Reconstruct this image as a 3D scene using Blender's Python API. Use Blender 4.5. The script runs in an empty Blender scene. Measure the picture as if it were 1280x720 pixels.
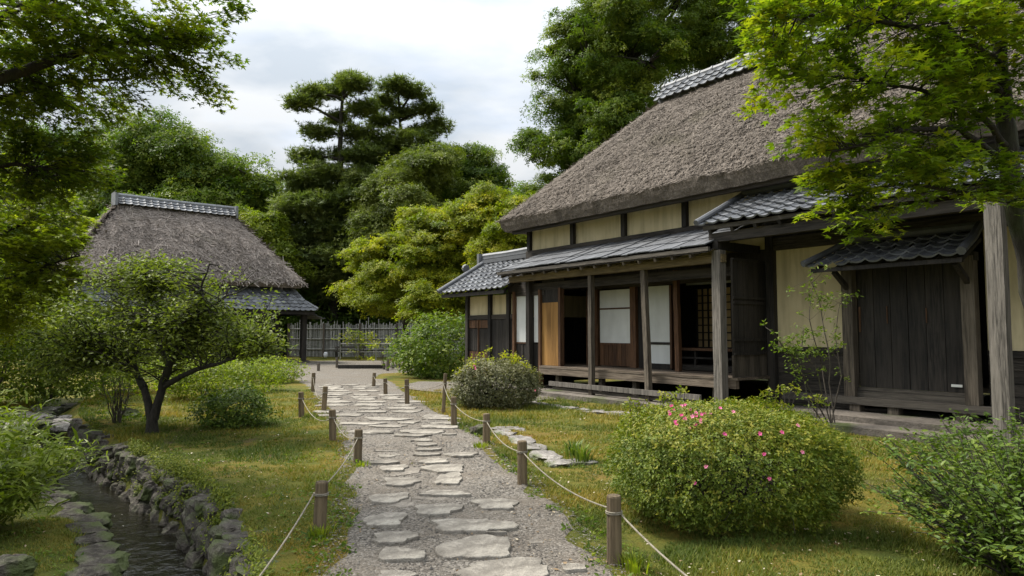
import bpy, math
import numpy as np
from mathutils import Vector, Matrix

SC = bpy.context.scene
COL = SC.collection
R = math.radians
rng = np.random.default_rng(7)

# ------------------------------------------------------------------ camera, sky, sun, exposure
PITCH = math.atan(55 / 853.33)
CAMZ = 1.6
cam_d = bpy.data.cameras.new('camera'); cam_d.lens = 24; cam_d.sensor_width = 36
cam_d.clip_start = 0.05; cam_d.clip_end = 2000
cam = bpy.data.objects.new('camera', cam_d); COL.objects.link(cam)
cam.location = (0, 0, CAMZ); cam.rotation_euler = (math.pi / 2 + PITCH, 0, 0)
SC.camera = cam

SUN_EL, SUN_AZ = R(52), R(-62)        # azimuth measured clockwise from +Y: the sun stands high to the left
world = bpy.data.worlds.new('World'); SC.world = world; world.use_nodes = True
nt = world.node_tree; nt.nodes.clear()
def wn(t, **k):
    n = nt.nodes.new(t)
    for a, b in k.items(): setattr(n, a, b)
    return n
sky = wn('ShaderNodeTexSky', sky_type='NISHITA', sun_disc=False, sun_elevation=SUN_EL, sun_rotation=SUN_AZ, air_density=1.0, dust_density=2.0, ozone_density=1.2)
tc = wn('ShaderNodeTexCoord')
sep = wn('ShaderNodeSeparateXYZ'); nt.links.new(tc.outputs['Generated'], sep.inputs[0])
# cloud deck: directions projected on to a layer overhead
mx = wn('ShaderNodeMath', operation='MAXIMUM'); nt.links.new(sep.outputs[2], mx.inputs[0]); mx.inputs[1].default_value = 0.06
ad = wn('ShaderNodeMath', operation='ADD'); nt.links.new(mx.outputs[0], ad.inputs[0]); ad.inputs[1].default_value = 0.30
dv = wn('ShaderNodeVectorMath', operation='DIVIDE'); nt.links.new(tc.outputs['Generated'], dv.inputs[0])
cb = wn('ShaderNodeCombineXYZ'); [nt.links.new(ad.outputs[0], cb.inputs[i]) for i in range(3)]
nt.links.new(cb.outputs[0], dv.inputs[1])
mp = wn('ShaderNodeMapping'); nt.links.new(dv.outputs[0], mp.inputs[0]); mp.inputs['Scale'].default_value = (1.3, 2.0, 1.6); mp.inputs['Location'].default_value = (1.3, 0.4, 0); mp.inputs['Rotation'].default_value = (0, 0, 0.25)
nz = wn('ShaderNodeTexNoise'); nt.links.new(mp.outputs[0], nz.inputs[0]); nz.inputs['Scale'].default_value = 1.25; nz.inputs['Detail'].default_value = 7; nz.inputs['Roughness'].default_value = 0.52; nz.inputs['Distortion'].default_value = 0.15
nz2 = wn('ShaderNodeTexNoise'); nt.links.new(mp.outputs[0], nz2.inputs[0]); nz2.inputs['Scale'].default_value = 2.3; nz2.inputs['Detail'].default_value = 5; nz2.inputs['Distortion'].default_value = 0.15
cov = wn('ShaderNodeMapRange'); nt.links.new(nz.outputs[0], cov.inputs[0]); cov.inputs[1].default_value = 0.30; cov.inputs[2].default_value = 0.52; cov.inputs[3].default_value = 0.62; cov.inputs[4].default_value = 1.0
cr = wn('ShaderNodeValToRGB'); nt.links.new(nz2.outputs[0], cr.inputs[0])
cr.color_ramp.elements[0].position = 0.36; cr.color_ramp.elements[0].color = (0.55, 0.61, 0.68, 1)
cr.color_ramp.elements[1].position = 0.62; cr.color_ramp.elements[1].color = (0.80, 0.825, 0.85, 1)
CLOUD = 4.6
cs = wn('ShaderNodeVectorMath', operation='SCALE'); nt.links.new(cr.outputs[0], cs.inputs[0]); 
# overcast sky, brighter overhead; the unseen zenith is raised further to fill the shade: L = a + b sin(elevation)^2
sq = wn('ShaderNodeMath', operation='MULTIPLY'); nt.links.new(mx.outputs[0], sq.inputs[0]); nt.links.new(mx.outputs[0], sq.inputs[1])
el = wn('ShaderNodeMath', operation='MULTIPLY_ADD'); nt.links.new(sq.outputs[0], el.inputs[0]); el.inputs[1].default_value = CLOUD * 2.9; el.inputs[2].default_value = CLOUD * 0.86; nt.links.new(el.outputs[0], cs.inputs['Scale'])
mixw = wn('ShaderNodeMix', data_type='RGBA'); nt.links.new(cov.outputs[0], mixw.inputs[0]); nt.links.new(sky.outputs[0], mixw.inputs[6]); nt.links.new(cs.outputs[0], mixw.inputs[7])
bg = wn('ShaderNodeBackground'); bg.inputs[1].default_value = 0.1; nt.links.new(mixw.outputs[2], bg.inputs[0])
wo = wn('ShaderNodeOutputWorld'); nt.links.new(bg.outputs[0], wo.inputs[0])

sun_d = bpy.data.lights.new('sun', 'SUN'); sun_d.energy = 3.4; sun_d.angle = R(16); sun_d.color = (1.0, 0.95, 0.86)
sun = bpy.data.objects.new('sun', sun_d); COL.objects.link(sun)
sdir = Vector((math.sin(SUN_AZ) * math.cos(SUN_EL), math.cos(SUN_AZ) * math.cos(SUN_EL), math.sin(SUN_EL)))
sun.rotation_euler = sdir.to_track_quat('Z', 'Y').to_euler(); sun.location = (0, 0, 40)

vs = SC.view_settings; vs.view_transform = 'Standard'; vs.look = 'None'; vs.gamma = 1; vs.exposure = 1.2; vs.use_curve_mapping = False
SC.cycles.max_bounces = 8; SC.cycles.diffuse_bounces = 5; SC.cycles.glossy_bounces = 2; SC.cycles.transmission_bounces = 5; SC.cycles.transparent_max_bounces = 4
SC.cycles.use_denoising = True; SC.cycles.sample_clamp_indirect = 4

# ------------------------------------------------------------------ helpers: points from the camera geometry
F = 853.33
cP, sP = math.cos(PITCH), math.sin(PITCH)
def ray(px, py):
    h = (px - 640) / F; v = (360 - py) / F
    return np.array([h, cP - sP * v, sP + cP * v])
def P(px, py, D):
    r = ray(px, py); r = r * (D / r[1]); return np.array([r[0], r[1], CAMZ + r[2]])
def G(px, py, z=0.0):
    r = ray(px, py); s = (z - CAMZ) / r[2]; return np.array([r[0] * s, r[1] * s, z])

def hash3(i, j, k, seed):
    n = (i * 374761393 + j * 668265263 + k * 2147483647 + seed * 974634777) & 0xffffffff
    n = ((n ^ (n >> 13)) * 1274126177) & 0xffffffff
    return ((n ^ (n >> 16)) & 0xffff) / 65535.0
def vnoise(p, scale=1.0, seed=0):
    p = np.asarray(p, float) * scale
    if p.shape[-1] == 2: p = np.concatenate([p, np.zeros(p.shape[:-1] + (1,))], -1)
    i = np.floor(p).astype(np.int64); f = p - i; f = f * f * (3 - 2 * f)
    r = 0
    for a in (0, 1):
        for b in (0, 1):
            for c in (0, 1):
                w = (f[..., 0] if a else 1 - f[..., 0]) * (f[..., 1] if b else 1 - f[..., 1]) * (f[..., 2] if c else 1 - f[..., 2])
                r = r + w * hash3(i[..., 0] + a, i[..., 1] + b, i[..., 2] + c, seed)
    return r
def fbm(p, scale=1.0, seed=0, oct=3):
    r = 0; a = 0.5; t = 0
    for o in range(oct):
        r = r + a * vnoise(p, scale * 2 ** o, seed + o); t += a; a *= 0.5
    return r / t

# ------------------------------------------------------------------ mesh building
class MB:
    def __init__(s, off=(0, 0, 0)):
        s.V = []; s.F = []; s.n = 0; s.A = []; s.off = np.array(off, float)
    def add(s, v, faces, val=0.5):
        v = np.asarray(v, float).reshape(-1, 3) + s.off
        for f in faces:
            f = np.asarray(f, np.int64)
            if f.ndim == 1: f = f[None]
            s.F.append(f + s.n)
        s.V.append(v); s.n += len(v)
        s.A.append(np.full(len(v), val, float) if np.isscalar(val) else np.asarray(val, float))
        return s
    def box(s, x0, x1, y0, y1, z0, z1, val=None, jit=0):
        v = np.array([[x, y, z] for z in (z0, z1) for y in (y0, y1) for x in (x0, x1)], float)
        if jit: v += rng.uniform(-jit, jit, v.shape)
        s.add(v, [np.array([[0, 2, 3, 1], [4, 5, 7, 6], [0, 1, 5, 4], [2, 6, 7, 3], [0, 4, 6, 2], [1, 3, 7, 5]])], rng.random() if val is None else val)
        return s
    def bar(s, a, b, w, h, up=(0, 0, 1), val=None):
        a = np.array(a, float); b = np.array(b, float); d = b - a; d /= np.linalg.norm(d)
        u = np.array(up, float); sd = np.cross(d, u); sd /= np.linalg.norm(sd); u = np.cross(sd, d)
        v = [p + sd * i * w / 2 + u * j * h / 2 for p in (a, b) for j in (-1, 1) for i in (-1, 1)]
        s.add(v, [np.array([[0, 2, 3, 1], [4, 5, 7, 6], [0, 1, 5, 4], [2, 6, 7, 3], [0, 4, 6, 2], [1, 3, 7, 5]])], rng.random() if val is None else val)
        return s
    def tube(s, pts, rad, n=6, val=0.5, cap=True):
        pts = np.asarray(pts, float); m = len(pts); rad = np.broadcast_to(rad, (m,))
        t = np.gradient(pts, axis=0); t /= np.linalg.norm(t, axis=1, keepdims=True) + 1e-9
        ref = np.array([0.31, 0.17, 0.93]) if abs(t[:, 2]).mean() < 0.8 else np.array([0.95, 0.2, 0.1])
        a = np.cross(t, ref); a /= np.linalg.norm(a, axis=1, keepdims=True) + 1e-9; b = np.cross(t, a)
        th = np.linspace(0, 2 * np.pi, n, endpoint=False)
        v = pts[:, None] + rad[:, None, None] * (np.cos(th)[None, :, None] * a[:, None] + np.sin(th)[None, :, None] * b[:, None])
        i = np.arange(m - 1)[:, None] * n; j = np.arange(n)[None]; j2 = (j + 1) % n
        q = np.stack([i + j, i + j2, i + n + j2, i + n + j], -1).reshape(-1, 4)
        fs = [q]
        if cap: fs += [np.arange(n)[::-1], np.arange(n) + (m - 1) * n]
        s.add(v.reshape(-1, 3), fs, val); return s
    def grid(s, V, val=0.5, flip=False):
        V = np.asarray(V, float); a, b = V.shape[:2]
        i = np.arange(a - 1)[:, None] * b; j = np.arange(b - 1)[None]
        q = np.stack([i + j, i + j + 1, i + b + j + 1, i + b + j], -1).reshape(-1, 4)
        if flip: q = q[:, ::-1]
        s.add(V.reshape(-1, 3), [q], val); return s

class Frame:
    def __init__(s, loc=(0, 0, 0), rz=0.0):
        s.loc = np.array([float(c) for c in loc]); s.rz = rz

def link(o, parent=None):
    COL.objects.link(o)
    if parent is not None: o.parent = parent
    return o
def build(name, mb, mat, parent=None, loc=None, smooth=False, tilt=None):
    """ONE mesh object; loc is subtracted from the vertices and becomes the object's location."""
    V = np.concatenate(mb.V) if mb.V else np.zeros((0, 3))
    if loc is not None: V = V - np.array([float(c) for c in loc])
    me = bpy.data.meshes.new(name)
    me.vertices.add(len(V)); me.vertices.foreach_set('co', V.astype(np.float32).ravel())
    tot = np.concatenate([np.full(len(f), f.shape[1], np.int32) for f in mb.F]); idx = np.concatenate([f.ravel() for f in mb.F]).astype(np.int32)
    me.loops.add(len(idx)); me.polygons.add(len(tot))
    me.loops.foreach_set('vertex_index', idx)
    st = np.zeros(len(tot), np.int32); st[1:] = np.cumsum(tot)[:-1]
    me.polygons.foreach_set('loop_start', st)
    try: me.polygons.foreach_set('loop_total', tot)
    except Exception: pass
    me.polygons.foreach_set('use_smooth', np.full(len(tot), bool(smooth)))
    at = me.attributes.new('v', 'FLOAT', 'POINT'); at.data.foreach_set('value', np.concatenate(mb.A).astype(np.float32))
    me.update(calc_edges=True)
    me.materials.append(mat)
    o = bpy.data.objects.new(name, me)
    if loc is not None and parent is None: o.location = [float(c) for c in loc]
    return link(o, parent)
def tag(o, label=None, cat=None, group=None, kind=None):
    if label: o['label'] = label
    if cat: o['category'] = cat
    if group: o['group'] = group
    if kind: o['kind'] = kind
    return o
def empty(name, loc, rz=0.0):
    o = bpy.data.objects.new(name, None); o.empty_display_size = 0.2; o.location = [float(c) for c in loc]; o.rotation_euler = (0, 0, rz)
    return link(o)
ORD0 = ['first', 'second', 'third', 'fourth', 'fifth', 'sixth', 'seventh', 'eighth', 'ninth', 'tenth', 'eleventh', 'twelfth', 'thirteenth', 'fourteenth', 'fifteenth', 'sixteenth', 'seventeenth', 'eighteenth', 'nineteenth', 'twentieth', 'twenty-first', 'twenty-second', 'twenty-third', 'twenty-fourth', 'twenty-fifth', 'twenty-sixth', 'twenty-seventh', 'twenty-eighth', 'twenty-ninth', 'thirtieth']
ORD = ORD0 + ['thirty-' + o for o in ORD0[:9]] + ['fortieth'] + ['forty-' + o for o in ORD0[:9]] + ['fiftieth']
def copy_thing(o, label=None):
    c = o.copy(); COL.objects.link(c)
    if label: c['label'] = label
    for ch in o.children:
        d = ch.copy(); COL.objects.link(d); d.parent = c
    return c

# ------------------------------------------------------------------ materials
class Mat:
    def __init__(s, name):
        s.m = bpy.data.materials.new(name); s.m.use_nodes = True; s.t = s.m.node_tree
        s.t.nodes.clear(); s.out = s.n('ShaderNodeOutputMaterial'); s.b = s.n('ShaderNodeBsdfPrincipled'); s.l(s.b.outputs[0], s.out.inputs[0])
        s.b.inputs['Specular IOR Level'].default_value = 0.3
    def n(s, t, **k):
        n = s.t.nodes.new(t)
        for a, b in k.items(): setattr(n, a, b)
        return n
    def l(s, a, b): s.t.links.new(a, b)
    def coord(s, scale=(1, 1, 1), src='Object', rot=(0, 0, 0)):
        c = s.n('ShaderNodeTexCoord'); m = s.n('ShaderNodeMapping'); s.l(c.outputs[src], m.inputs[0]); m.inputs['Scale'].default_value = scale; m.inputs['Rotation'].default_value = rot
        return m.outputs[0]
    def noise(s, vec, scale, detail=4, rough=0.55, dist=0):
        n = s.n('ShaderNodeTexNoise'); s.l(vec, n.inputs[0]); n.inputs['Scale'].default_value = scale; n.inputs['Detail'].default_value = detail; n.inputs['Roughness'].default_value = rough; n.inputs['Distortion'].default_value = dist
        return n.outputs[0]
    def vor(s, vec, scale, feature='F1', out='Distance'):
        n = s.n('ShaderNodeTexVoronoi', feature=feature); s.l(vec, n.inputs[0]); n.inputs['Scale'].default_value = scale
        return n.outputs[out]
    def attr(s, name='v'):
        n = s.n('ShaderNodeAttribute', attribute_name=name); return n.outputs['Fac']
    def ramp(s, fac, stops):
        n = s.n('ShaderNodeValToRGB'); s.l(fac, n.inputs[0]); e = n.color_ramp.elements
        while len(e) < len(stops): e.new(0.5)
        for x, (p, c) in zip(e, stops): x.position = p; x.color = (c[0], c[1], c[2], 1)
        return n.outputs[0]
    def mix(s, fac, a, b, mode='MIX'):
        n = s.n('ShaderNodeMix', data_type='RGBA', blend_type=mode)
        for i, x in ((0, fac), (6, a), (7, b)):
            if isinstance(x, (int, float)): n.inputs[i].default_value = x
            elif isinstance(x, tuple): n.inputs[i].default_value = (*x, 1)
            else: s.l(x, n.inputs[i])
        return n.outputs[2]
    def math(s, op, a, b=0.0, clamp=False):
        n = s.n('ShaderNodeMath', operation=op, use_clamp=clamp)
        for i, x in enumerate((a, b)):
            if isinstance(x, (int, float)): n.inputs[i].default_value = x
            else: s.l(x, n.inputs[i])
        return n.outputs[0]
    def rng(s, x, a, b, c=0.0, d=1.0):
        n = s.n('ShaderNodeMapRange'); s.l(x, n.inputs[0])
        for i, q in enumerate((a, b, c, d)): n.inputs[i + 1].default_value = q
        return n.outputs[0]
    def bump(s, h, strength=0.5, dist=0.02):
        n = s.n('ShaderNodeBump'); s.l(h, n.inputs['Height']); n.inputs['Strength'].default_value = strength; n.inputs['Distance'].default_value = dist
        s.l(n.outputs[0], s.b.inputs['Normal']); return n
    def col(s, c): 
        if isinstance(c, tuple): s.b.inputs['Base Color'].default_value = (*c, 1)
        else: s.l(c, s.b.inputs['Base Color'])
        return s
    def rough(s, r):
        if isinstance(r, (int, float)): s.b.inputs['Roughness'].default_value = r
        else: s.l(r, s.b.inputs['Roughness'])
        return s

def wood(name, dark, light, stretch=(8, 8, 0.6), scale=6, rough=0.8, worn=0.5):
    m = Mat(name); v = m.coord(stretch)
    g = m.noise(v, scale, 6, 0.65, 0.3); big = m.noise(m.coord(tuple(x * 0.3 for x in stretch)), 2.2, 5, 0.65); fine = m.noise(v, scale * 5, 3, 0.6)
    c = m.ramp(g, [(0.38, dark), (0.62, light)])
    a = m.attr(); c = m.mix(m.rng(a, 0, 1, 0, 0.55), c, tuple(x * 0.45 for x in dark))
    c = m.mix(m.rng(big, 0.45, 0.7, 0, worn), c, tuple(x * 1.25 for x in light))
    m.col(c).rough(rough); m.bump(m.math('ADD', g, m.math('MULTIPLY', fine, 0.6)), 0.6, 0.012); return m.m
def leafmat(name, dark, mid, light, trans=0.35, rough=0.45, hue=None):
    rough = max(rough, 0.5)
    m = Mat(name); a = m.attr(); c = m.ramp(a, [(0.0, dark), (0.5, mid), (1.0, light)])
    m.col(c).rough(rough); m.b.inputs['Specular IOR Level'].default_value = 0.22
    t = m.n('ShaderNodeBsdfTranslucent'); tcx = m.mix(1.0, c, (1.0, 1.15, 0.35), 'MULTIPLY'); m.l(tcx, t.inputs[0])
    mixs = m.n('ShaderNodeMixShader'); mixs.inputs[0].default_value = trans; m.l(m.b.outputs[0], mixs.inputs[1]); m.l(t.outputs[0], mixs.inputs[2]); m.l(mixs.outputs[0], m.out.inputs[0])
    return m.m
def barkmat(name, dark, light):
    m = Mat(name); v = m.coord((5, 5, 1.2)); g = m.noise(v, 5, 6, 0.7, 0.6); b = m.noise(m.coord(), 2.2, 4)
    c = m.ramp(g, [(0.3, dark), (0.7, light)]); c = m.mix(m.rng(b, 0.52, 0.7, 0, 0.5), c, (0.05, 0.07, 0.02))
    m.col(c).rough(0.9); m.bump(g, 0.9, 0.02); return m.m
def stonemat(name, dark, light, moss=0.0, sc=3.0):
    m = Mat(name); v = m.coord(); n1 = m.noise(v, sc, 7, 0.62); n2 = m.noise(v, sc * 14, 4, 0.7); n3 = m.noise(v, sc * 0.8, 3)
    c = m.ramp(n1, [(0.38, dark), (0.62, light)]); c = m.mix(m.rng(n2, 0.45, 0.65, 0, 0.55), c, tuple(x * 0.6 for x in dark)); n5 = m.noise(v, sc * 4.5, 5, 0.75); c = m.mix(m.rng(n5, 0.52, 0.66, 0, 0.5), c, tuple(min(1, x * 1.35) for x in light)); c = m.mix(m.rng(n5, 0.46, 0.34, 0, 0.5), c, tuple(x * 0.5 for x in dark))
    a = m.attr(); c = m.mix(m.rng(a, 0, 1, 0, 0.45), c, tuple(x * 0.6 for x in dark))
    c = m.mix(m.rng(n2, 0.6, 0.72, 0, 0.35), c, tuple(min(1, x * 1.7) for x in light))
    if moss: 
        c = m.mix(m.rng(n3, 0.62 - moss * 0.25, 0.72 - moss * 0.2, 0, 0.85), c, (0.055, 0.075, 0.015))
    m.col(c).rough(0.85); m.bump(m.math('ADD', m.math('ADD', n1, n5), m.math('MULTIPLY', n2, 0.5)), 1.0, 0.03); return m.m

M = {}
# weathered timber
M['post'] = wood('weathered_post', (0.035, 0.028, 0.021), (0.145, 0.12, 0.09), (9, 9, 0.5), 5, 0.85)
M['greypost'] = wood('silver_grey_timber', (0.045, 0.04, 0.034), (0.19, 0.17, 0.145), (9, 9, 0.5), 5, 0.85)
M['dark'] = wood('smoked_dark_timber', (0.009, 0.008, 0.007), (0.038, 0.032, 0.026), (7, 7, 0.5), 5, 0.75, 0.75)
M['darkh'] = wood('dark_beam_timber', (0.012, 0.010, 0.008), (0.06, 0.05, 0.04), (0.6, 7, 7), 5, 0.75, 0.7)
M['deck'] = wood('veranda_boards', (0.055, 0.04, 0.028), (0.19, 0.15, 0.11), (0.5, 9, 9), 5, 0.6)
M['brown'] = wood('brown_boards', (0.045, 0.022, 0.010), (0.15, 0.075, 0.036), (9, 9, 0.5), 5, 0.7)
M['ochre'] = wood('ochre_panel_board', (0.24, 0.12, 0.03), (0.42, 0.225, 0.065), (5, 5, 0.4), 3, 0.7)
M['board'] = wood('grey_board', (0.03, 0.026, 0.022), (0.12, 0.105, 0.085), (0.5, 8, 8), 5, 0.85)
M['bark_roof'] = wood('bark_shingle', (0.045, 0.047, 0.052), (0.15, 0.155, 0.165), (7, 0.6, 0.6), 4, 0.65)
# plaster
def plaster(name, c1, c2, stain=0.6):
    m = Mat(name); v = m.coord(); n1 = m.noise(v, 1.1, 5, 0.6); n2 = m.noise(v, 30, 3); n3 = m.noise(m.coord((3.5, 3.5, 0.5)), 1.6, 4)
    c = m.ramp(n1, [(0.3, c1), (0.7, c2)]); c = m.mix(m.rng(n3, 0.45, 0.7, 0, stain), c, tuple(x * 0.55 for x in c1))
    m.col(c).rough(0.9); m.bump(n2, 0.25, 0.004); return m.m
M['cream'] = plaster('cream_plaster', (0.53, 0.445, 0.265), (0.64, 0.55, 0.35))
M['paper'] = plaster('shoji_paper', (0.55, 0.56, 0.53), (0.68, 0.69, 0.66), 0.15)
M['amber'] = plaster('amber_paper', (0.42, 0.29, 0.13), (0.52, 0.38, 0.19), 0.2)
# tiles
m = Mat('roof_tile'); v = m.coord(); a = m.attr(); n1 = m.noise(v, 5, 5, 0.7); n2 = m.noise(v, 40, 3)
c = m.ramp(a, [(0.0, (0.04, 0.042, 0.047)), (0.5, (0.10, 0.105, 0.115)), (1.0, (0.20, 0.208, 0.222))])
c = m.mix(m.rng(n1, 0.42, 0.72, 0, 0.75), c, (0.06, 0.062, 0.062)); c = m.mix(m.rng(n2, 0.6, 0.8, 0, 0.5), c, (0.35, 0.36, 0.36))
m.col(c).rough(0.62); m.b.inputs['Specular IOR Level'].default_value = 0.6; m.bump(m.math('ADD', n1, m.math('MULTIPLY', n2, 0.4)), 0.3, 0.01); M['tile'] = m.m
# thatch
def thatchmat(name, c0, c1, c2):
    m = Mat(name); v = m.coord(); a = m.attr(); n1 = m.noise(v, 0.9, 5, 0.6); n2 = m.noise(v, 16, 5, 0.75, 0.8); n3 = m.noise(m.coord((1, 1, 6)), 2.4, 4, 0.6)
    c = m.ramp(n2, [(0.25, c0), (0.52, c1), (0.8, c2)])
    c = m.mix(m.rng(n1, 0.4, 0.7, 0, 0.45), c, tuple(x * 0.6 for x in c1)); c = m.mix(m.rng(n3, 0.5, 0.75, 0, 0.3), c, tuple(x * 1.1 for x in c2))
    c = m.mix(m.rng(a, 0, 1, 0, 0.7), c, c2)
    n6 = m.noise(v, 0.55, 5, 0.7, 0.6); c = m.mix(m.rng(n6, 0.55, 0.72, 0, 0.45), c, (0.085, 0.08, 0.045)); n7 = m.noise(m.coord((1.4, 0.35, 0.35)), 1.6, 5, 0.6); c = m.mix(m.rng(n7, 0.5, 0.68, 0, 0.4), c, tuple(x * 0.8 for x in c0))
    m.col(c).rough(0.95); m.b.inputs['Specular IOR Level'].default_value = 0.1; m.bump(n2, 1.0, 0.05); return m.m
M['thatch'] = thatchmat('thatch', (0.048, 0.040, 0.032), (0.145, 0.122, 0.10), (0.36, 0.31, 0.265))
M['thatch_hut'] = thatchmat('hut_thatch', (0.07, 0.057, 0.047), (0.185, 0.153, 0.13), (0.44, 0.385, 0.34))
# ground
m = Mat('mossy_ground'); v = m.coord(); n1 = m.noise(v, 0.75, 6, 0.65, 0.4); n2 = m.noise(v, 5, 5, 0.7); n3 = m.noise(v, 45, 4, 0.7); n4 = m.noise(v, 1.7, 4, 0.6)
c = m.ramp(n1, [(0.34, (0.045, 0.06, 0.012)), (0.47, (0.10, 0.10, 0.018)), (0.57, (0.15, 0.115, 0.022)), (0.69, (0.14, 0.085, 0.03))])
c = m.mix(m.rng(n2, 0.45, 0.68, 0, 0.7), c, (0.055, 0.075, 0.013)); c = m.mix(m.rng(n4, 0.58, 0.7, 0, 0.75), c, (0.095, 0.072, 0.045))
c = m.mix(m.rng(n3, 0.5, 0.8, 0, 0.55), c, (0.03, 0.027, 0.010)); 
m.col(c).rough(0.95); m.b.inputs['Specular IOR Level'].default_value = 0.1; m.bump(m.math('ADD', n3, m.math('MULTIPLY', n2, 1.5)), 0.9, 0.03); M['ground'] = m.m
m = Mat('gravel'); v = m.coord(); vo = m.vor(v, 60); vc = m.vor(v, 60, out='Color'); n1 = m.noise(v, 1.2, 5, 0.6); n2 = m.noise(v, 9, 4)
sx = m.n('ShaderNodeSeparateColor'); m.l(vc, sx.inputs[0])
c = m.ramp(sx.outputs[0], [(0.0, (0.05, 0.043, 0.035)), (0.5, (0.118, 0.103, 0.084)), (1.0, (0.23, 0.207, 0.176))])
c = m.mix(m.rng(n1, 0.4, 0.65, 0, 0.6), c, (0.12, 0.097, 0.072)); c = m.mix(m.rng(n2, 0.5, 0.8, 0, 0.45), c, (0.09, 0.08, 0.065))
m.col(c).rough(0.9); m.bump(m.math('SUBTRACT', 1.0, vo), 0.8, 0.012); M['gravel'] = m.m
m = Mat('pebble'); a = m.attr(); m.col(m.ramp(a, [(0, (0.045, 0.041, 0.037)), (0.6, (0.118, 0.104, 0.086)), (1.0, (0.31, 0.282, 0.24))])).rough(0.8); M['pebble'] = m.m
m = Mat('stream_water'); v = m.coord((1, 1, 1)); n1 = m.noise(v, 7, 4, 0.55, 0.9); n2 = m.noise(v, 22, 3, 0.6, 0.5)
m.col((0.010, 0.009, 0.005)).rough(0.04); m.b.inputs['Specular IOR Level'].default_value = 0.5; m.bump(m.math('ADD', n1, m.math('MULTIPLY', n2, 0.2)), 1.0, 0.022); M['water'] = m.m
M['slab'] = stonemat('pale_path_stone', (0.19, 0.168, 0.138), (0.36, 0.328, 0.275), 0.0, 2.6)
M['slabsunk'] = stonemat('brown_sunk_stone', (0.15, 0.13, 0.105), (0.27, 0.24, 0.20), 0.0, 2.6)
M['rock'] = stonemat('grey_field_stone', (0.045, 0.037, 0.028), (0.175, 0.152, 0.125), 0.8, 3.2)
M['rockpale'] = stonemat('pale_kerb_stone', (0.16, 0.145, 0.13), (0.32, 0.295, 0.265), 0.35, 2.2)
M['apron'] = stonemat('packed_foundation', (0.085, 0.072, 0.058), (0.18, 0.155, 0.13), 0.4, 1.2)
M['rope'] = wood('straw_rope', (0.15, 0.13, 0.095), (0.33, 0.295, 0.23), (30, 30, 30), 6, 0.9)
M['stake'] = wood('rope_post_wood', (0.06, 0.043, 0.024), (0.20, 0.15, 0.09), (9, 9, 0.6), 6, 0.9)
M['bamboo'] = wood('grey_bamboo', (0.22, 0.215, 0.19), (0.46, 0.445, 0.40), (10, 10, 0.6), 6, 0.8)
M['white'] = plaster('white_paint', (0.7, 0.7, 0.7), (0.8, 0.8, 0.8), 0.1)
# leaves
M['lf_maple'] = leafmat('maple_leaf', (0.085, 0.135, 0.010), (0.165, 0.23, 0.016), (0.33, 0.33, 0.022), 0.5)
M['lf_shade'] = leafmat('canopy_leaf', (0.06, 0.098, 0.010), (0.125, 0.17, 0.014), (0.24, 0.25, 0.02), 0.5)
M['lf_lime'] = leafmat('lime_leaf', (0.12, 0.165, 0.012), (0.25, 0.28, 0.018), (0.44, 0.39, 0.025), 0.45)
M['lf_yellow'] = leafmat('yellow_green_leaf', (0.10, 0.145, 0.014), (0.19, 0.235, 0.02), (0.31, 0.33, 0.028), 0.48)
M['lf_mid'] = leafmat('mid_green_leaf', (0.06, 0.105, 0.016), (0.12, 0.175, 0.024), (0.23, 0.26, 0.036), 0.46)
M['lf_dark'] = leafmat('dark_green_leaf', (0.05, 0.09, 0.016), (0.09, 0.145, 0.022), (0.17, 0.21, 0.035), 0.42)
M['lf_olive'] = leafmat('olive_leaf', (0.08, 0.11, 0.022), (0.155, 0.19, 0.034), (0.26, 0.28, 0.055), 0.42)
M['lf_pine'] = leafmat('pine_needle', (0.075, 0.105, 0.032), (0.135, 0.17, 0.05), (0.23, 0.25, 0.07), 0.36, 0.6)
M['lf_azalea'] = leafmat('azalea_leaf', (0.06, 0.095, 0.010), (0.125, 0.165, 0.015), (0.28, 0.26, 0.035), 0.32, 0.4)
M['lf_dry'] = leafmat('dusty_azalea_leaf', (0.07, 0.075, 0.035), (0.14, 0.14, 0.065), (0.22, 0.20, 0.10), 0.25, 0.5)
M['lf_box'] = leafmat('glossy_shrub_leaf', (0.045, 0.085, 0.013), (0.09, 0.14, 0.018), (0.17, 0.215, 0.028), 0.3, 0.35)
M['lf_sasa'] = leafmat('long_blade_leaf', (0.07, 0.105, 0.012), (0.15, 0.195, 0.02), (0.27, 0.29, 0.035), 0.42, 0.4)
M['grass'] = leafmat('moss_grass', (0.055, 0.085, 0.012), (0.13, 0.145, 0.02), (0.27, 0.19, 0.035), 0.3, 0.7)
M['moss'] = leafmat('bright_moss', (0.06, 0.085, 0.01), (0.12, 0.15, 0.015), (0.2, 0.21, 0.02), 0.25, 0.7)
M['litter'] = leafmat('fallen_leaf', (0.11, 0.06, 0.025), (0.22, 0.15, 0.08), (0.5, 0.44, 0.34), 0.1, 0.7)
M['petal'] = leafmat('pink_petal', (0.62, 0.07, 0.24), (0.75, 0.13, 0.36), (0.82, 0.30, 0.45), 0.25, 0.5)
M['bark'] = barkmat('grey_brown_bark', (0.022, 0.018, 0.014), (0.10, 0.085, 0.068))
M['barkdark'] = barkmat('dark_bark', (0.010, 0.009, 0.007), (0.045, 0.038, 0.03))
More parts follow.
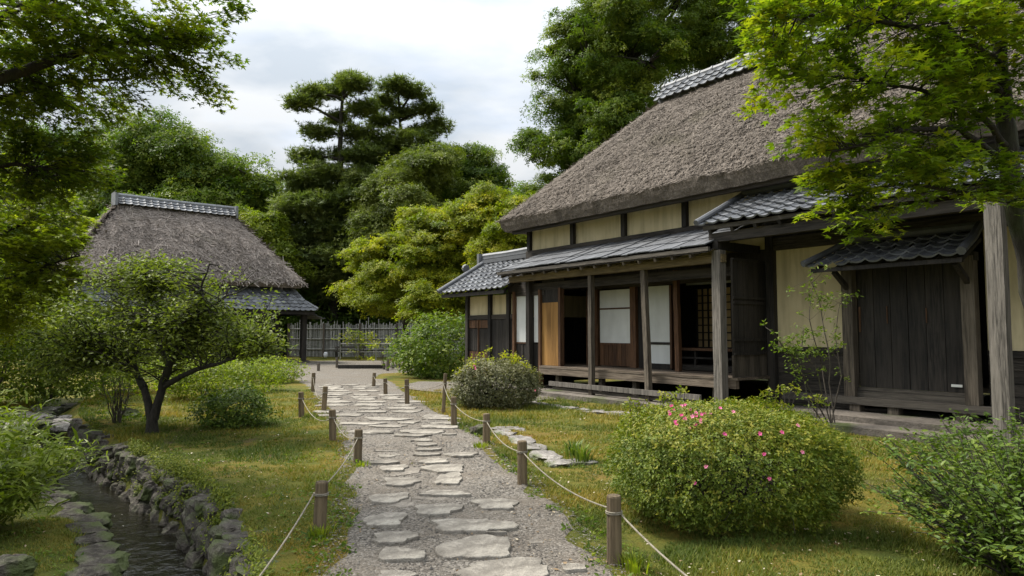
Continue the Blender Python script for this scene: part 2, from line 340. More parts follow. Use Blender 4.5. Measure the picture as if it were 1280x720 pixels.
# ------------------------------------------------------------------ layout of path and stream
PL = np.array([G(405, 800), G(415, 715), G(425, 665), G(433, 620), G(437, 580), G(432, 550), G(415, 522), G(396, 500), G(385, 485), G(368, 473), (-10.5, 24.5, 0), (-13, 28, 0), (-14, 38, 0)])
PR = np.array([G(830, 800), G(762, 718), G(738, 685), G(700, 640), G(665, 605), G(632, 580), G(610, 558), G(585, 538), G(560, 522), G(535, 508), G(505, 488), G(484, 474), (-4.6, 22.8, 0), (-4.9, 26.5, 0), (-3.6, 28.0, 0), (-3.2, 38, 0)])
def path_edges(Y):
    return np.interp(Y, PL[:, 1], PL[:, 0]), np.interp(Y, PR[:, 1], PR[:, 0])
def in_path(x, y, grow=0.0):
    a, b = path_edges(y); return (x > a - grow) & (x < b + grow) & (y < 38)
STREAM = np.array([(-0.2, -2.0), (-1.2, 2.0), (-2.2, 4.2), (-3.05, 5.9), (-3.95, 7.1), (-4.85, 8.1), (-5.65, 9.0), (-6.45, 9.85), (-7.75, 11.4), (-9.0, 13.0), (-10.3, 15.2), (-11.5, 18), (-14, 24)])
STREAM[:, 0] += 0.12
def stream_sd(x, y):
    """signed distance from the stream's centre line, + on the right-hand (path) side, and arclength"""
    x = np.asarray(x, float); y = np.asarray(y, float); best = np.full(x.shape, 1e9); sg = np.zeros(x.shape); sl = np.zeros(x.shape); acc = 0
    for a, b in zip(STREAM[:-1], STREAM[1:]):
        d = b - a; L = np.linalg.norm(d); t = np.clip(((x - a[0]) * d[0] + (y - a[1]) * d[1]) / L ** 2, 0, 1)
        dx = x - a[0] - t * d[0]; dy = y - a[1] - t * d[1]; ds = np.hypot(dx, dy); s = np.sign(d[1] * dx - d[0] * dy)
        k = ds < best; best = np.where(k, ds, best); sg = np.where(k, s, sg); sl = np.where(k, acc + t * L, sl); acc += L
    return best * np.where(sg == 0, 1, sg), sl
WATER = -0.46
def height(x, y):
    x = np.asarray(x, float); y = np.asarray(y, float)
    p = np.stack([x, y], -1)
    z = (fbm(p, 0.9, 3) - 0.5) * 0.09 + (fbm(p, 5.0, 5, 2) - 0.5) * 0.03
    pa, pb = path_edges(y); ins = np.clip(np.minimum(x - pa + 0.25, pb + 0.25 - x) / 0.25, 0, 1) * (y < 38.3)
    z = z * (1 - ins)
    hf = np.clip((x * 0.804 + y * 0.594 - 10.3) / 0.4, 0, 1) * (x > -4); z = z * (1 - hf)
    sd, sl = stream_sd(x, y)
    fade = np.clip((16.5 - y) / 4.0, 0.35, 1)
    n = (fbm(p, 2.2, 11) - 0.5) * 0.16
    right = np.interp(sd + n, [0.0, 0.27, 0.41, 0.56], [-0.66, -0.62, -0.25, 0.0])
    left = np.interp(-sd + n, [0.0, 0.30, 0.46, 1.6, 3.2], [-0.66, -0.62, -0.26, -0.16, 0.0])
    c = np.where(sd > 0, right, left) * fade
    far = np.clip(np.hypot(x, y) / 60 - 1, 0, 1) * 0
    return z + c + far

xs = np.unique(np.concatenate([np.linspace(-600, -60, 8), np.linspace(-60, -12, 25), np.arange(-12, 6.01, 0.09), np.linspace(6.5, 30, 20), np.linspace(30, 600, 8)]))
ys = np.unique(np.concatenate([np.linspace(-300, -10, 6), np.linspace(-10, 0, 8), np.arange(0, 18.01, 0.09), np.linspace(18.5, 60, 60), np.linspace(60, 900, 8)]))
XX, YY = np.meshgrid(xs, ys)
gm = MB().grid(np.stack([XX, YY, height(XX, YY)], -1))
tag(build('ground', gm, M['ground'], smooth=True), kind='structure')

# gravel path: a strip that follows the two edges, ragged where moss creeps in
yy = np.concatenate([np.arange(1.0, 24, 0.12), np.arange(24, 38.01, 0.5)])
a, b = path_edges(yy); a = a + (vnoise(np.stack([yy, yy * 0], -1), 2.6, 1) - 0.5) * 0.24; b = b + (vnoise(np.stack([yy, yy * 0 + 9], -1), 2.6, 2) - 0.5) * 0.28
tt = np.linspace(0, 1, 30); PX = a[:, None] + (b - a)[:, None] * tt; PY = np.repeat(yy[:, None], 30, 1)
PZ = height(PX, PY) + 0.012 + (fbm(np.stack([PX, PY], -1), 3, 8) - 0.5) * 0.02; PZ[:, 0] -= 0.03; PZ[:, -1] -= 0.03
tag(build('path', MB().grid(np.stack([PX, PY, PZ], -1)), M['gravel'], smooth=True), kind='structure')
# gravel spur behind the right-hand rope, towards the house wing
sp = np.array([G(500, 486), G(560, 492), G(640, 503), G(700, 500), G(640, 480), G(575, 478), G(520, 478)])
cen = sp.mean(0); ring = []
for i in range(len(sp)):
    for t in (0, 0.25, 0.5, 0.75): ring.append(sp[i] * (1 - t) + sp[(i + 1) % len(sp)] * t)
ring = np.array(ring); ring += (rng.random(ring.shape) - 0.5) * 0.2; ring[:, 2] = 0.022
mb = MB(); k = len(ring); mb.add(np.vstack([ring, [[cen[0], cen[1], 0.03]]]), [np.stack([np.arange(k), (np.arange(k) + 1) % k, np.full(k, k)], 1)])
V = mb.V[0]; V[:, 2] = height(V[:, 0], V[:, 1]) + 0.03
tag(build('side_path', mb, M['gravel']), kind='structure')
# water
wl = []; 
seg = np.concatenate([np.linspace(STREAM[i], STREAM[i + 1], 10, endpoint=False) for i in range(len(STREAM) - 2)])
tg = np.gradient(seg, axis=0); tg /= np.linalg.norm(tg, axis=1, keepdims=True); nn = np.stack([tg[:, 1], -tg[:, 0]], 1)
w = np.linspace(-0.62, 0.62, 7)
wv = np.zeros((len(seg), 7, 3)); wv[..., :2] = seg[:, None] + nn[:, None] * w[None, :, None]
wz = WATER * np.clip((17.5 - seg[:, 1]) / 5.5, 0.2, 1); wv[..., 2] = wz[:, None]
tag(build('stream_water', MB().grid(wv, flip=True), M['water'], smooth=True), kind='structure')

# ------------------------------------------------------------------ stones
def rock_mb(size, seed, flat=0.0, n=2, rough=0.35, squash=None):
    """an angular boulder: subdivided box pushed by noise, planes cut off"""
    r = np.random.default_rng(seed); m = 11
    g = np.linspace(-1, 1, m); V = []; Fq = []
    for ax in range(3):
        for sg in (-1, 1):
            A, B = np.meshgrid(g, g); C = np.full_like(A, sg)
            v = np.stack([A, B, C] if ax == 2 else [C, A, B] if ax == 0 else [B, C, A], -1).reshape(-1, 3)
            i = np.arange(m - 1)[:, None] * m; j = np.arange(m - 1)[None]; q = np.stack([i + j, i + j + 1, i + m + j + 1, i + m + j], -1).reshape(-1, 4)
            if sg < 0: q = q[:, ::-1]
            Fq.append(q + len(V) * m * m); V.append(v)
    V = np.concatenate(V); ln = np.linalg.norm(V, axis=1, keepdims=True)
    S = V / ln; V = S * (0.45 + 0.55 * (ln ** 0.35 - 1) / (3 ** 0.175 - 1) * 0.35 + 0.35)
    for _ in range(13):
        d = r.normal(size=3); d /= np.linalg.norm(d); h = r.uniform(0.48, 0.78); e = V @ d - h; V = V - np.where(e > 0, e, 0)[:, None] * d * 0.97
    V += S * (fbm(S + seed * 3.1, 1.6, seed, 3)[:, None] - 0.5) * rough
    V += S * (fbm(S + seed, 7, seed, 2)[:, None] - 0.5) * 0.13
    if flat: V[:, 2] = np.where(V[:, 2] > flat, flat + (V[:, 2] - flat) * 0.12, V[:, 2])
    V *= np.array(size) / 2 / 0.72
    V += (fbm(V + seed, 14, seed + 5, 2)[:, None] - 0.5) * S * 0.06
    mb = MB(); mb.add(V, [np.concatenate(Fq)], r.random()); return mb
def place_rock(name, pos, size, rz, mat, seed, label, cat='stone', group=None, flat=0.0, tilt=(0, 0)):
    mb = rock_mb(size, seed, flat)
    o = build(name, mb, mat); o.location = [float(c) for c in pos]; o.rotation_euler = (tilt[0], tilt[1], rz)
    return tag(o, label, cat, group)

def slab_obj(cx, cy, w, h, seed, mat, label, group, thick=0.045):
    """flat irregular flagstone from its outline in plan"""
    r = np.random.default_rng(seed); k = 26; th = np.linspace(0, 2 * np.pi, k, endpoint=False)
    ph = r.uniform(0, 6.28, 4); rad = 1 + 0.10 * np.sin(2 * th + ph[0]) + 0.12 * np.sin(3 * th + ph[1]) + 0.07 * np.sin(5 * th + ph[2]) + 0.05 * np.sin(8 * th + ph[3]) + r.normal(0, 0.045, k)
    e = 2.6; sx = np.sign(np.cos(th)) * abs(np.cos(th)) ** (2 / e); sy = np.sign(np.sin(th)) * abs(np.sin(th)) ** (2 / e)
    ox = sx * rad * w / 2 * 0.93; oy = sy * rad * h / 2 * 0.93; rings = []
    for s_, z in ((1.0, -0.05), (1.0, thick * 0.75), (0.985, thick * 0.96), (0.95, thick), (0.6, thick * 1.02), (0.25, thick * 1.03)):
        q = np.stack([ox * s_, oy * s_, np.full(k, z)], 1); q[:, 2] += (fbm(q[:, :2] * 3 + seed, 2.0, seed) - 0.5) * 0.018 * (z > 0); rings.append(q)
    V = np.concatenate(rings + [np.array([[0, 0, thick * 1.08]])]); m = len(rings)
    i = np.arange(m - 1)[:, None] * k; j = np.arange(k)[None]; j2 = (j + 1) % k
    q = np.stack([i + j, i + j2, i + k + j2, i + k + j], -1).reshape(-1, 4)
    t = np.stack([np.arange(k) + (m - 1) * k, (np.arange(k) + 1) % k + (m - 1) * k, np.full(k, m * k)], 1)
    mb = MB(); mb.add(V, [q, t], r.random())
    o = build('stepping_stone', mb, mat); o.location = (float(cx), float(cy), float(height(cx, cy)) + 0.006); return tag(o, label, 'stepping stone', group)

GS = 'stepping stones set in the gravel path'
z8 = [(708, 1190, 588, 705, 'broad pale stepping stone at the bottom of the photo, with a pointed right end'), (1210, 1330, 606, 660, 'small stepping stone alone at the bottom right, nearest the right-hand rope post'),
 (640, 988, 475, 610, 'large pale stepping stone just above the broad bottom one, widest in the middle'), (598, 975, 395, 480, 'long narrow stepping stone tapering to the right, behind the large pale one'),
 (850, 965, 459, 482, 'small sliver of stone wedged behind the right end of the large pale slab'), (780, 1020, 303, 366, 'rounded stepping stone with a flat front edge, furthest right in its row'),
 (512, 740, 326, 395, 'wavy-edged stepping stone left of the rounded one with a flat front'), (540, 785, 266, 305, 'thin wide stepping stone with a notched front, mid path'),
 (610, 752, 188, 250, 'chunky five-sided stepping stone in the middle of the path'), (555, 765, 145, 192, 'cleft stepping stone split by a groove, behind the chunky five-sided one'),
 (540, 685, 118, 151, 'smooth oval stepping stone just behind the cleft one'), (508, 635, 90, 115, 'narrow stepping stone behind the smooth oval one'),
 (665, 815, 86, 120, 'lone leaf-shaped stepping stone out on the gravel to the right'), (520, 635, 68, 90, 'thin stepping stone tapering left, in the middle row'),
 (515, 630, 44, 67, 'small oblong stepping stone two behind the lone leaf-shaped one'), (500, 608, 25, 45, 'small humped stepping stone in the middle row, level with the kerb stones'),
 (430, 590, 4, 24, 'wide thin stepping stone spanning two rows, far part of the near path'), (645, 720, 2, 16, 'small far stone set right of the wide thin one'),
 (300, 492, 275, 338, 'pale left-row stepping stone with a sharp right corner'), (282, 482, 370, 450, 'square-cornered left-row stepping stone with a notch on its right'),
 (310, 540, 455, 528, 'left-row stepping stone curving to a tip on the right, level with the near left post'), (325, 580, 535, 612, 'left-row stepping stone shaped like a loaf, second from the bottom'),
 (330, 530, 627, 690, 'bottom-most left-row stepping stone, dull and half buried in gravel'), (362, 548, 205, 255, 'dark grey left-row stepping stone with a jagged front edge'),
 (350, 495, 148, 187, 'left-row stepping stone behind the jagged dark grey one'), (308, 455, 125, 152, 'left-row stepping stone with a white worn face beside the left post'),
 (340, 450, 92, 117, 'thin left-row stepping stone flush with the gravel'), (320, 450, 76, 90, 'thinnest left-row stepping stone, just a pale line'), (305, 420, -6, 8, 'far left-row stepping stone near the second left post')]
for i, (x0, x1, y0, y1, lab) in enumerate(z8):
    px0, px1, py0, py1 = 380 + x0 / 3.765, 380 + x1 / 3.765, 540 + y0 / 3.765, 540 + y1 / 3.765
    p0 = G(px0, (py0 + py1) / 2, 0.04); p1 = G(px1, (py0 + py1) / 2, 0.04); q0 = G((px0 + px1) / 2, py1, 0.02); q1 = G((px0 + px1) / 2, py0, 0.05)
    slab_obj((p0[0] + p1[0]) / 2, (q0[1] + q1[1]) / 2, p1[0] - p0[0], q1[1] - q0[1], 100 + i, M['slab'], lab, GS, 0.032 if i not in (22, 26, 27) else 0.018)
for i, (x0, x1, y0, y1, lab) in enumerate([(375, 525, 315, 362, 'brown half-sunk stone between the left row and the wavy-edged slab'), (520, 680, 305, 328, 'brown half-sunk strip of stone behind the wavy-edged slab'),
      (460, 545, 170, 208, 'brown half-sunk stone left of the cleft slab'), (400, 470, 190, 215, 'brown half-sunk stone behind the jagged dark grey slab'), (1060, 1170, 500, 535, 'faint brown stone nearly buried in gravel at the right of the path')]):
    px0, px1, py0, py1 = 380 + x0 / 3.765, 380 + x1 / 3.765, 540 + y0 / 3.765, 540 + y1 / 3.765
    p0 = G(px0, (py0 + py1) / 2); p1 = G(px1, (py0 + py1) / 2); q0 = G((px0 + px1) / 2, py1); q1 = G((px0 + px1) / 2, py0)
    slab_obj((p0[0] + p1[0]) / 2, (q0[1] + q1[1]) / 2, p1[0] - p0[0], q1[1] - q0[1], 160 + i, M['slabsunk'], lab, GS, 0.012)
# the far part: closely set flags
y = 10.95; row = 0
while y < 20.6:
    a, b = path_edges(np.array(y)); xl = np.interp(y, [10.9, 13, 16, 20.6], [-2.85, -3.75, -4.6, -5.9]); xr = np.interp(y, [10.9, 13, 16, 20.6], [-0.95, -1.55, -2.75, -4.3]); x = xl + rng.uniform(-0.1, 0.3)
    hh = rng.uniform(0.36, 0.5)
    kf = 0
    while x < xr:
        ww = rng.uniform(0.45, 0.95)
        if rng.random() < 0.9:
            slab_obj(x + ww / 2, y + rng.uniform(-0.1, 0.1), ww - 0.07, hh + rng.uniform(-0.08, 0.04), 300 + row * 20 + int((x + 9) * 3), M['slab'],
                     f'flat flagstone, {ORD[kf]} from the left in the {ORD[row]} row of the far paving', 'small flagstones of the far path', 0.026); kf += 1
        x += ww + rng.uniform(0.02, 0.2)
    y += hh + rng.uniform(0.10, 0.2); row += 1

# stream walls: right wall (top course and lower course), left bank, and the shallows upstream
seglen = np.concatenate([[0], np.cumsum(np.linalg.norm(np.diff(STREAM, axis=0), axis=1))])
def on_stream(s, off):
    i = np.clip(np.searchsorted(seglen, s) - 1, 0, len(STREAM) - 2); t = (s - seglen[i]) / (seglen[i + 1] - seglen[i]); p = STREAM[i] * (1 - t) + STREAM[i + 1] * t
    d = STREAM[i + 1] - STREAM[i]; d = d / np.linalg.norm(d); return np.array([p[0] + d[1] * off, p[1] - d[0] * off]), math.atan2(d[1], d[0])
s = 5.9; k = 0
while s < 17.2:
    L = rng.uniform(0.26, 0.46) * (1.0 if s < 11 else 0.85); (p, an) = on_stream(s + L / 2, 0.53 + rng.uniform(-0.06, 0.07)); hgt = rng.uniform(0.26, 0.42)
    vis = 1.0 * k
    place_rock('wall_stone', (p[0], p[1], -0.10 + rng.uniform(-0.02, 0.03)), (L * 1.12, rng.uniform(0.24, 0.36), hgt), an + rng.uniform(-0.3, 0.3), M['rock'], 500 + k,
               f'{["angular grey", "mossy grey", "wedge-shaped grey", "rounded grey"][k % 4]} stone, {ORD[min(k, 49)]} from the bottom of the photo along the stream\'s right rim', 'stone', 'stones along the right rim of the stream', 0.32, (rng.uniform(-0.2, 0.2), rng.uniform(-0.2, 0.2)))
    s += L * 0.98; k += 1
for course, (off, z, sz) in enumerate([(0.43, -0.28, 0.28), (0.345, -0.47, 0.25)]):
    s = 6.2 - 0.15 * course; kk = 0
    while s < 16.5:
        L = rng.uniform(0.2, 0.36); p, an = on_stream(s + L / 2, off + rng.uniform(-0.05, 0.05))
        place_rock('course_stone', (p[0], p[1], z + rng.uniform(-0.03, 0.03)), (L * 1.15, 0.22, sz * rng.uniform(0.9, 1.2)), an + rng.uniform(-0.3, 0.3), M['rock'], 700 + int(s * 10) + course * 200,
                   [f'dark stone in the face of the right stream wall, {ORD[kk]} from the bottom', f'wet stone at the waterline of the right wall, {ORD[kk]} from the bottom'][course], 'stone', ['stones in the face of the right stream wall', 'waterline stones of the right stream wall'][course], 0.0, (rng.uniform(-0.3, 0.3), rng.uniform(-0.3, 0.3)))
        s += L; kk += 1
s = 6.0; k = 0
while s < 12.6:
    L = rng.uniform(0.28, 0.5) if k > 3 else rng.uniform(0.42, 0.55); p, an = on_stream(s + L / 2, -0.46 + rng.uniform(-0.07, 0.05))
    place_rock('bank_stone', (p[0], p[1], -0.29), (L * 1.08, rng.uniform(0.26, 0.36), 0.30), an + rng.uniform(-0.25, 0.25), M['rock'], 900 + k,
               f'{["flat grey", "low mossy", "broad grey"][k % 3]} stone, {ORD[min(k, 49)]} from the bottom of the photo on the stream\'s left bank', 'stone', 'stones along the left bank of the stream', 0.25)
    s += L * 1.02; k += 1
cnt = [0, 0]
for k, px in enumerate(sorted(rng.uniform(8, 118, 26))):
    py = rng.uniform(499, 531); pale = bool(k % 4); cnt[pale] += 1; q = G(px, py, -0.1)
    place_rock('shallows_stone', (q[0], q[1], -0.16 + rng.uniform(0, 0.05)), (rng.uniform(0.4, 0.85), rng.uniform(0.3, 0.5), 0.26), rng.uniform(0, 3), M['rockpale' if k % 4 else 'rock'], 1000 + k,
               f"{['dark round', 'pale flat'][pale]} stone in the shallows upstream, {ORD[cnt[pale] - 1]} such from the left", 'stone', ['dark stones in the shallows', 'pale stones in the shallows'][bool(k % 4)], 0.2)
for px, py, w_, h_, lab in [(10, 688, 0.34, 0.2, 'dark mottled boulder on moss at the bottom left corner'), (160, 522, 0.36, 0.24, 'small grey stone left of the twin-trunk tree'), (76, 520, 0.42, 0.34, 'rust-brown boulder at the head of the stream'), (600, 543, 0.3, 0.18, 'brown cobble beside the third right-hand rope post')]:
    q = G(px, py); place_rock('boulder', (q[0], q[1], float(height(q[0], q[1])) + h_ * 0.25), (w_, w_ * 0.8, h_), rng.uniform(0, 3), M['rock'], int(px), lab, 'boulder')

# kerb stones right of the path, and the kerb line before the house
kp = [G(614, 539), G(632, 546), G(648, 557), G(662, 566), G(680, 577), G(694, 586)]
for i in range(5):
    c_ = (kp[i] + kp[i + 1]) / 2 + np.array([0.12, 0.02, 0]); d = kp[i + 1] - kp[i]
    place_rock('kerb_stone', (c_[0], c_[1], 0.0), (np.linalg.norm(d) * 1.06, 0.34, 0.17), math.atan2(d[1], d[0]), M['rockpale'], 1100 + i,
               f'low grey kerb slab by the gravel, {ORD[i]} from the far end of its short row', 'kerb stone', 'kerb slabs right of the path', 0.35)
for i, (px, py, w_, d_, lab) in enumerate([(636, 538, 0.55, 0.3, 'pale slab lying behind the kerb row, near the house side'), (725, 580, 0.6, 0.28, 'pale slab at the near end of the bare earth patch'), (770, 518, 1.3, 0.3, 'long flat slab on the grass before the veranda, right end')]):
    q = G(px, py); place_rock('flat_slab', (q[0], q[1], 0.01), (w_, d_, 0.14), rng.uniform(-0.3, 0.1), M['rockpale'], 1150 + i, lab, 'slab', None, 0.3)
kl = [G(655, 503) * (1 - t) + G(800, 523) * t for t in np.linspace(0, 1, 9)]
for i in range(8):
    c_ = (kl[i] + kl[i + 1]) / 2; d = kl[i + 1] - kl[i]
    place_rock('edging_stone', (c_[0], c_[1], 0.0), (np.linalg.norm(d) * 1.0, 0.26, 0.15), math.atan2(d[1], d[0]), M['rockpale'], 1180 + i,
               f'flat pale edging stone before the veranda, {ORD[i]} from the left of its line', 'edging stone', 'edging stones before the veranda', 0.3)

# ------------------------------------------------------------------ posts and ropes
def make_post(loc, hgt, rad, label, lean=0.0):
    root = empty('rope_post', loc); tag(root, label, 'post', 'rope posts along the path'); n = 14; mb = MB()
    zz = np.array([-0.15, 0.0, hgt * 0.3, hgt * 0.7, hgt - 0.012, hgt]); rr = rad * np.array([1.0, 1.03, 1.0, 0.98, 0.97, 0.88])
    pts = np.stack([zz * 0 + lean * zz, zz * 0 + lean * 0.5 * zz, zz], 1); mb.tube(pts, rr, n, rng.random()); build('stake', mb, M['stake'], root)
    t = MB(); th = np.linspace(0, 2 * np.pi, 17); h = hgt * 0.74
    for dz in (0, 0.011): t.tube(np.stack([np.cos(th) * rad * 1.06 + lean * h, np.sin(th) * rad * 1.06 + lean * 0.5 * h, th * 0 + h + dz], 1), 0.006, 5)
    build('rope_loop', t, M['rope'], root); return root
LP = [(399, 665, 602), (447, 578, 537), (416, 551, 512), (377, 522, 490), (404.6, 515, 483), (391, 490, 466)]
RP = [(768, 704, 619), (653, 606, 551), (608, 555, 517), (567.5, 532, 496), (554, 517, 467), (509, 506, 474), (482, 494, 473), (467, 484, 466)]
pl = ['nearest left-hand rope post, thick and cut by the rope at its waist', 'second left-hand rope post, standing at the bend by the gravel', 'third left-hand rope post, thin and set back on the moss', 'stout left-hand rope post alone furthest into the lawn', 'left-hand rope post on the gravel side, right of the stout lawn one', 'last left-hand rope post before the wide gravel yard']
pr = ['nearest right-hand rope post, lichen-topped, in front of the flowering bush', 'second right-hand rope post, beside the kerb slabs', 'third right-hand rope post, at the far end of the kerb slabs', 'rope post in front of the dusty bush by the veranda', 'tallest and thinnest right-hand rope post, left of the dusty bush', 'right-hand rope post on the gravel spur', 'small right-hand rope post by the green moss bank', 'last right-hand rope post before the wide gravel yard']
def posts(spec, labs, extra=None):
    tops = []
    for (px, pb, pt), lab in zip(spec, labs):
        q = G(px, pb); D = q[1]; h = P(px, pt, D)[2]; q[2] = 0; rad = 0.052 if h < 0.6 else 0.036
        make_post(q, h, rad, lab, rng.uniform(-0.05, 0.05)); tops.append(np.array([q[0], q[1], h * 0.74 + 0.005]))
    return tops
TL = posts(LP, pl); TR = posts(RP, pr)
def rope(pts, name, label, sag=0.06, order=None):
    path = []
    for a, b in zip(pts[:-1], pts[1:]):
        L = np.linalg.norm(b - a)
        for t in np.linspace(0, 1, 14, endpoint=False):
            q = a * (1 - t) + b * t; q[2] -= sag * L * 4 * t * (1 - t) * 0.9; path.append(q)
    path.append(pts[-1]); o = build(name, MB().tube(np.array(path), 0.0062, 6), M['rope'], loc=pts[0]); return tag(o, label, 'rope')
nl = np.array([-1.25, 2.2, 0.32]); rope([nl, TL[0] + [-0.05, 0, 0], TL[1]], 'rope', 'pale straw rope slung along the left lawn past the two nearest posts', 0.03)
rope([TL[1], TL[2], TL[3]], 'rope', 'sagging straw rope from the bend to the stout lawn post', 0.07)
rope([TL[3], TL[4], TL[5]], 'rope', 'short straw rope joining the far left-hand posts', 0.07)
nr = np.array([1.28, 2.4, 0.34]); rope([nr, TR[0] + [0.03, 0.05, 0], TR[1], TR[2], TR[3]], 'rope', 'long straw rope down the right of the path past the kerb slabs', 0.04)
rope([TR[3], TR[4], TR[5], TR[6], TR[7]], 'rope', 'straw rope around the moss bank on the right', 0.05)
far_posts = [(421, 460, 447, 'short dark post at the left end of the timber sill in the yard'), (484.5, 464, 449, 'short dark post at the right end of the timber sill in the yard'), (480, 462, 454, 'low dark stump just left of the right sill post'), (491, 461, 453, 'low dark stump right of the sill'), (499, 460, 452, 'low dark stump by the round green shrub'), (398, 464, 454, 'low stump in the yard under the small house')]
for px, pb, pt, lab in far_posts:
    q = G(px, pb); h = P(px, pt, q[1])[2]; q[2] = 0; mb = MB().tube([q, q + [0, 0, h * 0.6], q + [0, 0, h]], 0.06, 10)
    tag(build('yard_post', mb, M['post'], loc=q), lab, 'post', 'short posts in the yard')
a = G(423, 461); b = G(480, 461); mb = MB().bar(a + [0, 0, 0.09], b + [0, 0, 0.09], 0.2, 0.16)
tag(build('timber_sill', mb, M['dark'], loc=a), 'long dark timber sill lying across the far gravel yard', 'sill')
# ------------------------------------------------------------------ fence, rail, bench
A = np.array([-14.5, 44.5, 0]); B = np.array([2.5, 41.0, 0]); root = empty('bamboo_fence', A); tag(root, 'tall weathered fence of upright grey bamboo poles behind the yard', 'fence')
L = np.linalg.norm(B - A); d = (B - A) / L; mb = MB(); n = int(L / 0.095)
for i in range(n):
    q = d * (i + 0.5) * L / n; h = 2.12 + rng.normal(0, 0.07) + (0.25 if rng.random() < 0.08 else 0)
    if rng.random() < 0.03: continue
    mb.tube([q + [0, 0, 0.02], q + [rng.normal(0, 0.02), 0, h]], rng.uniform(0.026, 0.042), 5, rng.random())
o = build('bamboo_pole', mb, M['bamboo'], root); tag(o, kind='stuff')
for z in (0.5, 1.15, 1.8):
    build('rail', MB().tube([[0, -0.07, z], d * L * 0.5 + [0, -0.07, z + 0.02], d * L + [0, -0.07, z]], 0.035, 6, 0.2), M['bamboo'], root)
for i in range(8): 
    q = d * L * i / 7 + [0, -0.12, 0]; build('fence_post', MB().tube([q, q + [0, 0, 2.15]], 0.07, 8), M['post'], root)
A = np.array([-9.9, 39.5, 0]); B = np.array([-5.6, 38.6, 0]); root = empty('rail_fence', A); tag(root, 'low open rail of thin bamboo in front of the tall fence', 'rail fence'); d = B - A
for i in range(5): q = d * i / 4; build('fence_post', MB().tube([q, q + [0, 0, 1.0]], 0.035, 6), M['bamboo'], root)
for z in (0.45, 0.92): build('rail', MB().tube([[0, 0, z], d * 0.5 + [0, 0, z + .015], d + [0, 0, z]], 0.03, 6), M['bamboo'], root)
q = G(437, 448); root = empty('garden_bench', q); tag(root, 'low grey plank bench standing before the far fence', 'bench')
build('seat', MB().box(-0.95, 0.95, -0.2, 0.2, 0.40, 0.46), M['board'], root); build('backrest', MB().box(-0.95, 0.95, 0.2, 0.24, 0.58, 0.72), M['board'], root)
for x in (-0.8, 0.8): build('leg', MB().box(x - 0.04, x + 0.04, -0.16, 0.16, 0, 0.4), M['board'], root); build('back_support', MB().box(x - 0.03, x + 0.03, 0.165, 0.199, 0.4, 0.7), M['board'], root)
q = G(407, 447); mb = MB(); th = np.linspace(-1.5, 1.5, 8); mb.tube(np.stack([th * 0, th * 0, 0.18 + 0.18 * np.sin(th)], 1), 0.12 * np.cos(th) ** 0.6 + 0.01, 12)
o = build('marker_stone', mb, M['white'], smooth=True); o.location = q; tag(o, 'small rounded white marker beside the corner post of the small house', 'marker')
# ------------------------------------------------------------------ tile and thatch builders
def tiles(mb, p00, p10, p01, p11, tw=0.27, tl=0.24, amp=0.032, pitch_off=0.05):
    """pan tiles over the quad: p00-p10 runs along the eave, p01-p11 along the top"""
    p00, p10, p01, p11 = (np.array(p, float) for p in (p00, p10, p01, p11))
    W = np.linalg.norm(p10 - p00); H = np.linalg.norm((p01 + p11) / 2 - (p00 + p10) / 2); nr = max(1, round(H / tl))
    nrm = np.cross(p10 - p00, p01 - p00); nrm /= np.linalg.norm(nrm); nrm = nrm if nrm[2] > 0 else -nrm
    xs_ = np.linspace(0, 1, 8); prof = np.where(xs_ < 0.68, -np.sin(xs_ / 0.68 * np.pi) * 0.55, np.sin((xs_ - 0.68) / 0.32 * np.pi) * 1.0) * amp
    for r_ in range(nr):
        v0, v1 = r_ / nr, (r_ + 1.12) / nr; a0 = p00 + (p01 - p00) * v0; b0 = p10 + (p11 - p10) * v0; Wr = np.linalg.norm(b0 - a0); nc = max(1, int(round(Wr / tw)))
        a1 = p00 + (p01 - p00) * min(v1, 1.0); b1 = p10 + (p11 - p10) * min(v1, 1.0)
        for c_ in range(nc):
            j = rng.normal(0, 0.005); u = (c_ + xs_) / nc; lo = a0 + (b0 - a0) * u[:, None] + nrm * (prof + 0.045 + j)[:, None]; hi = a1 + (b1 - a1) * u[:, None] + nrm * (prof + 0.006 + j)[:, None]
            bt = lo - nrm * 0.032
            v = np.concatenate([bt, lo, hi]); k = 8; i = np.arange(k - 1); q = np.concatenate([np.stack([i, i + 1, i + k + 1, i + k], 1), np.stack([i + k, i + k + 1, i + 2 * k + 1, i + 2 * k], 1)])
            mb.add(v, [q], np.clip(rng.beta(1.6, 1.8) , 0, 1))
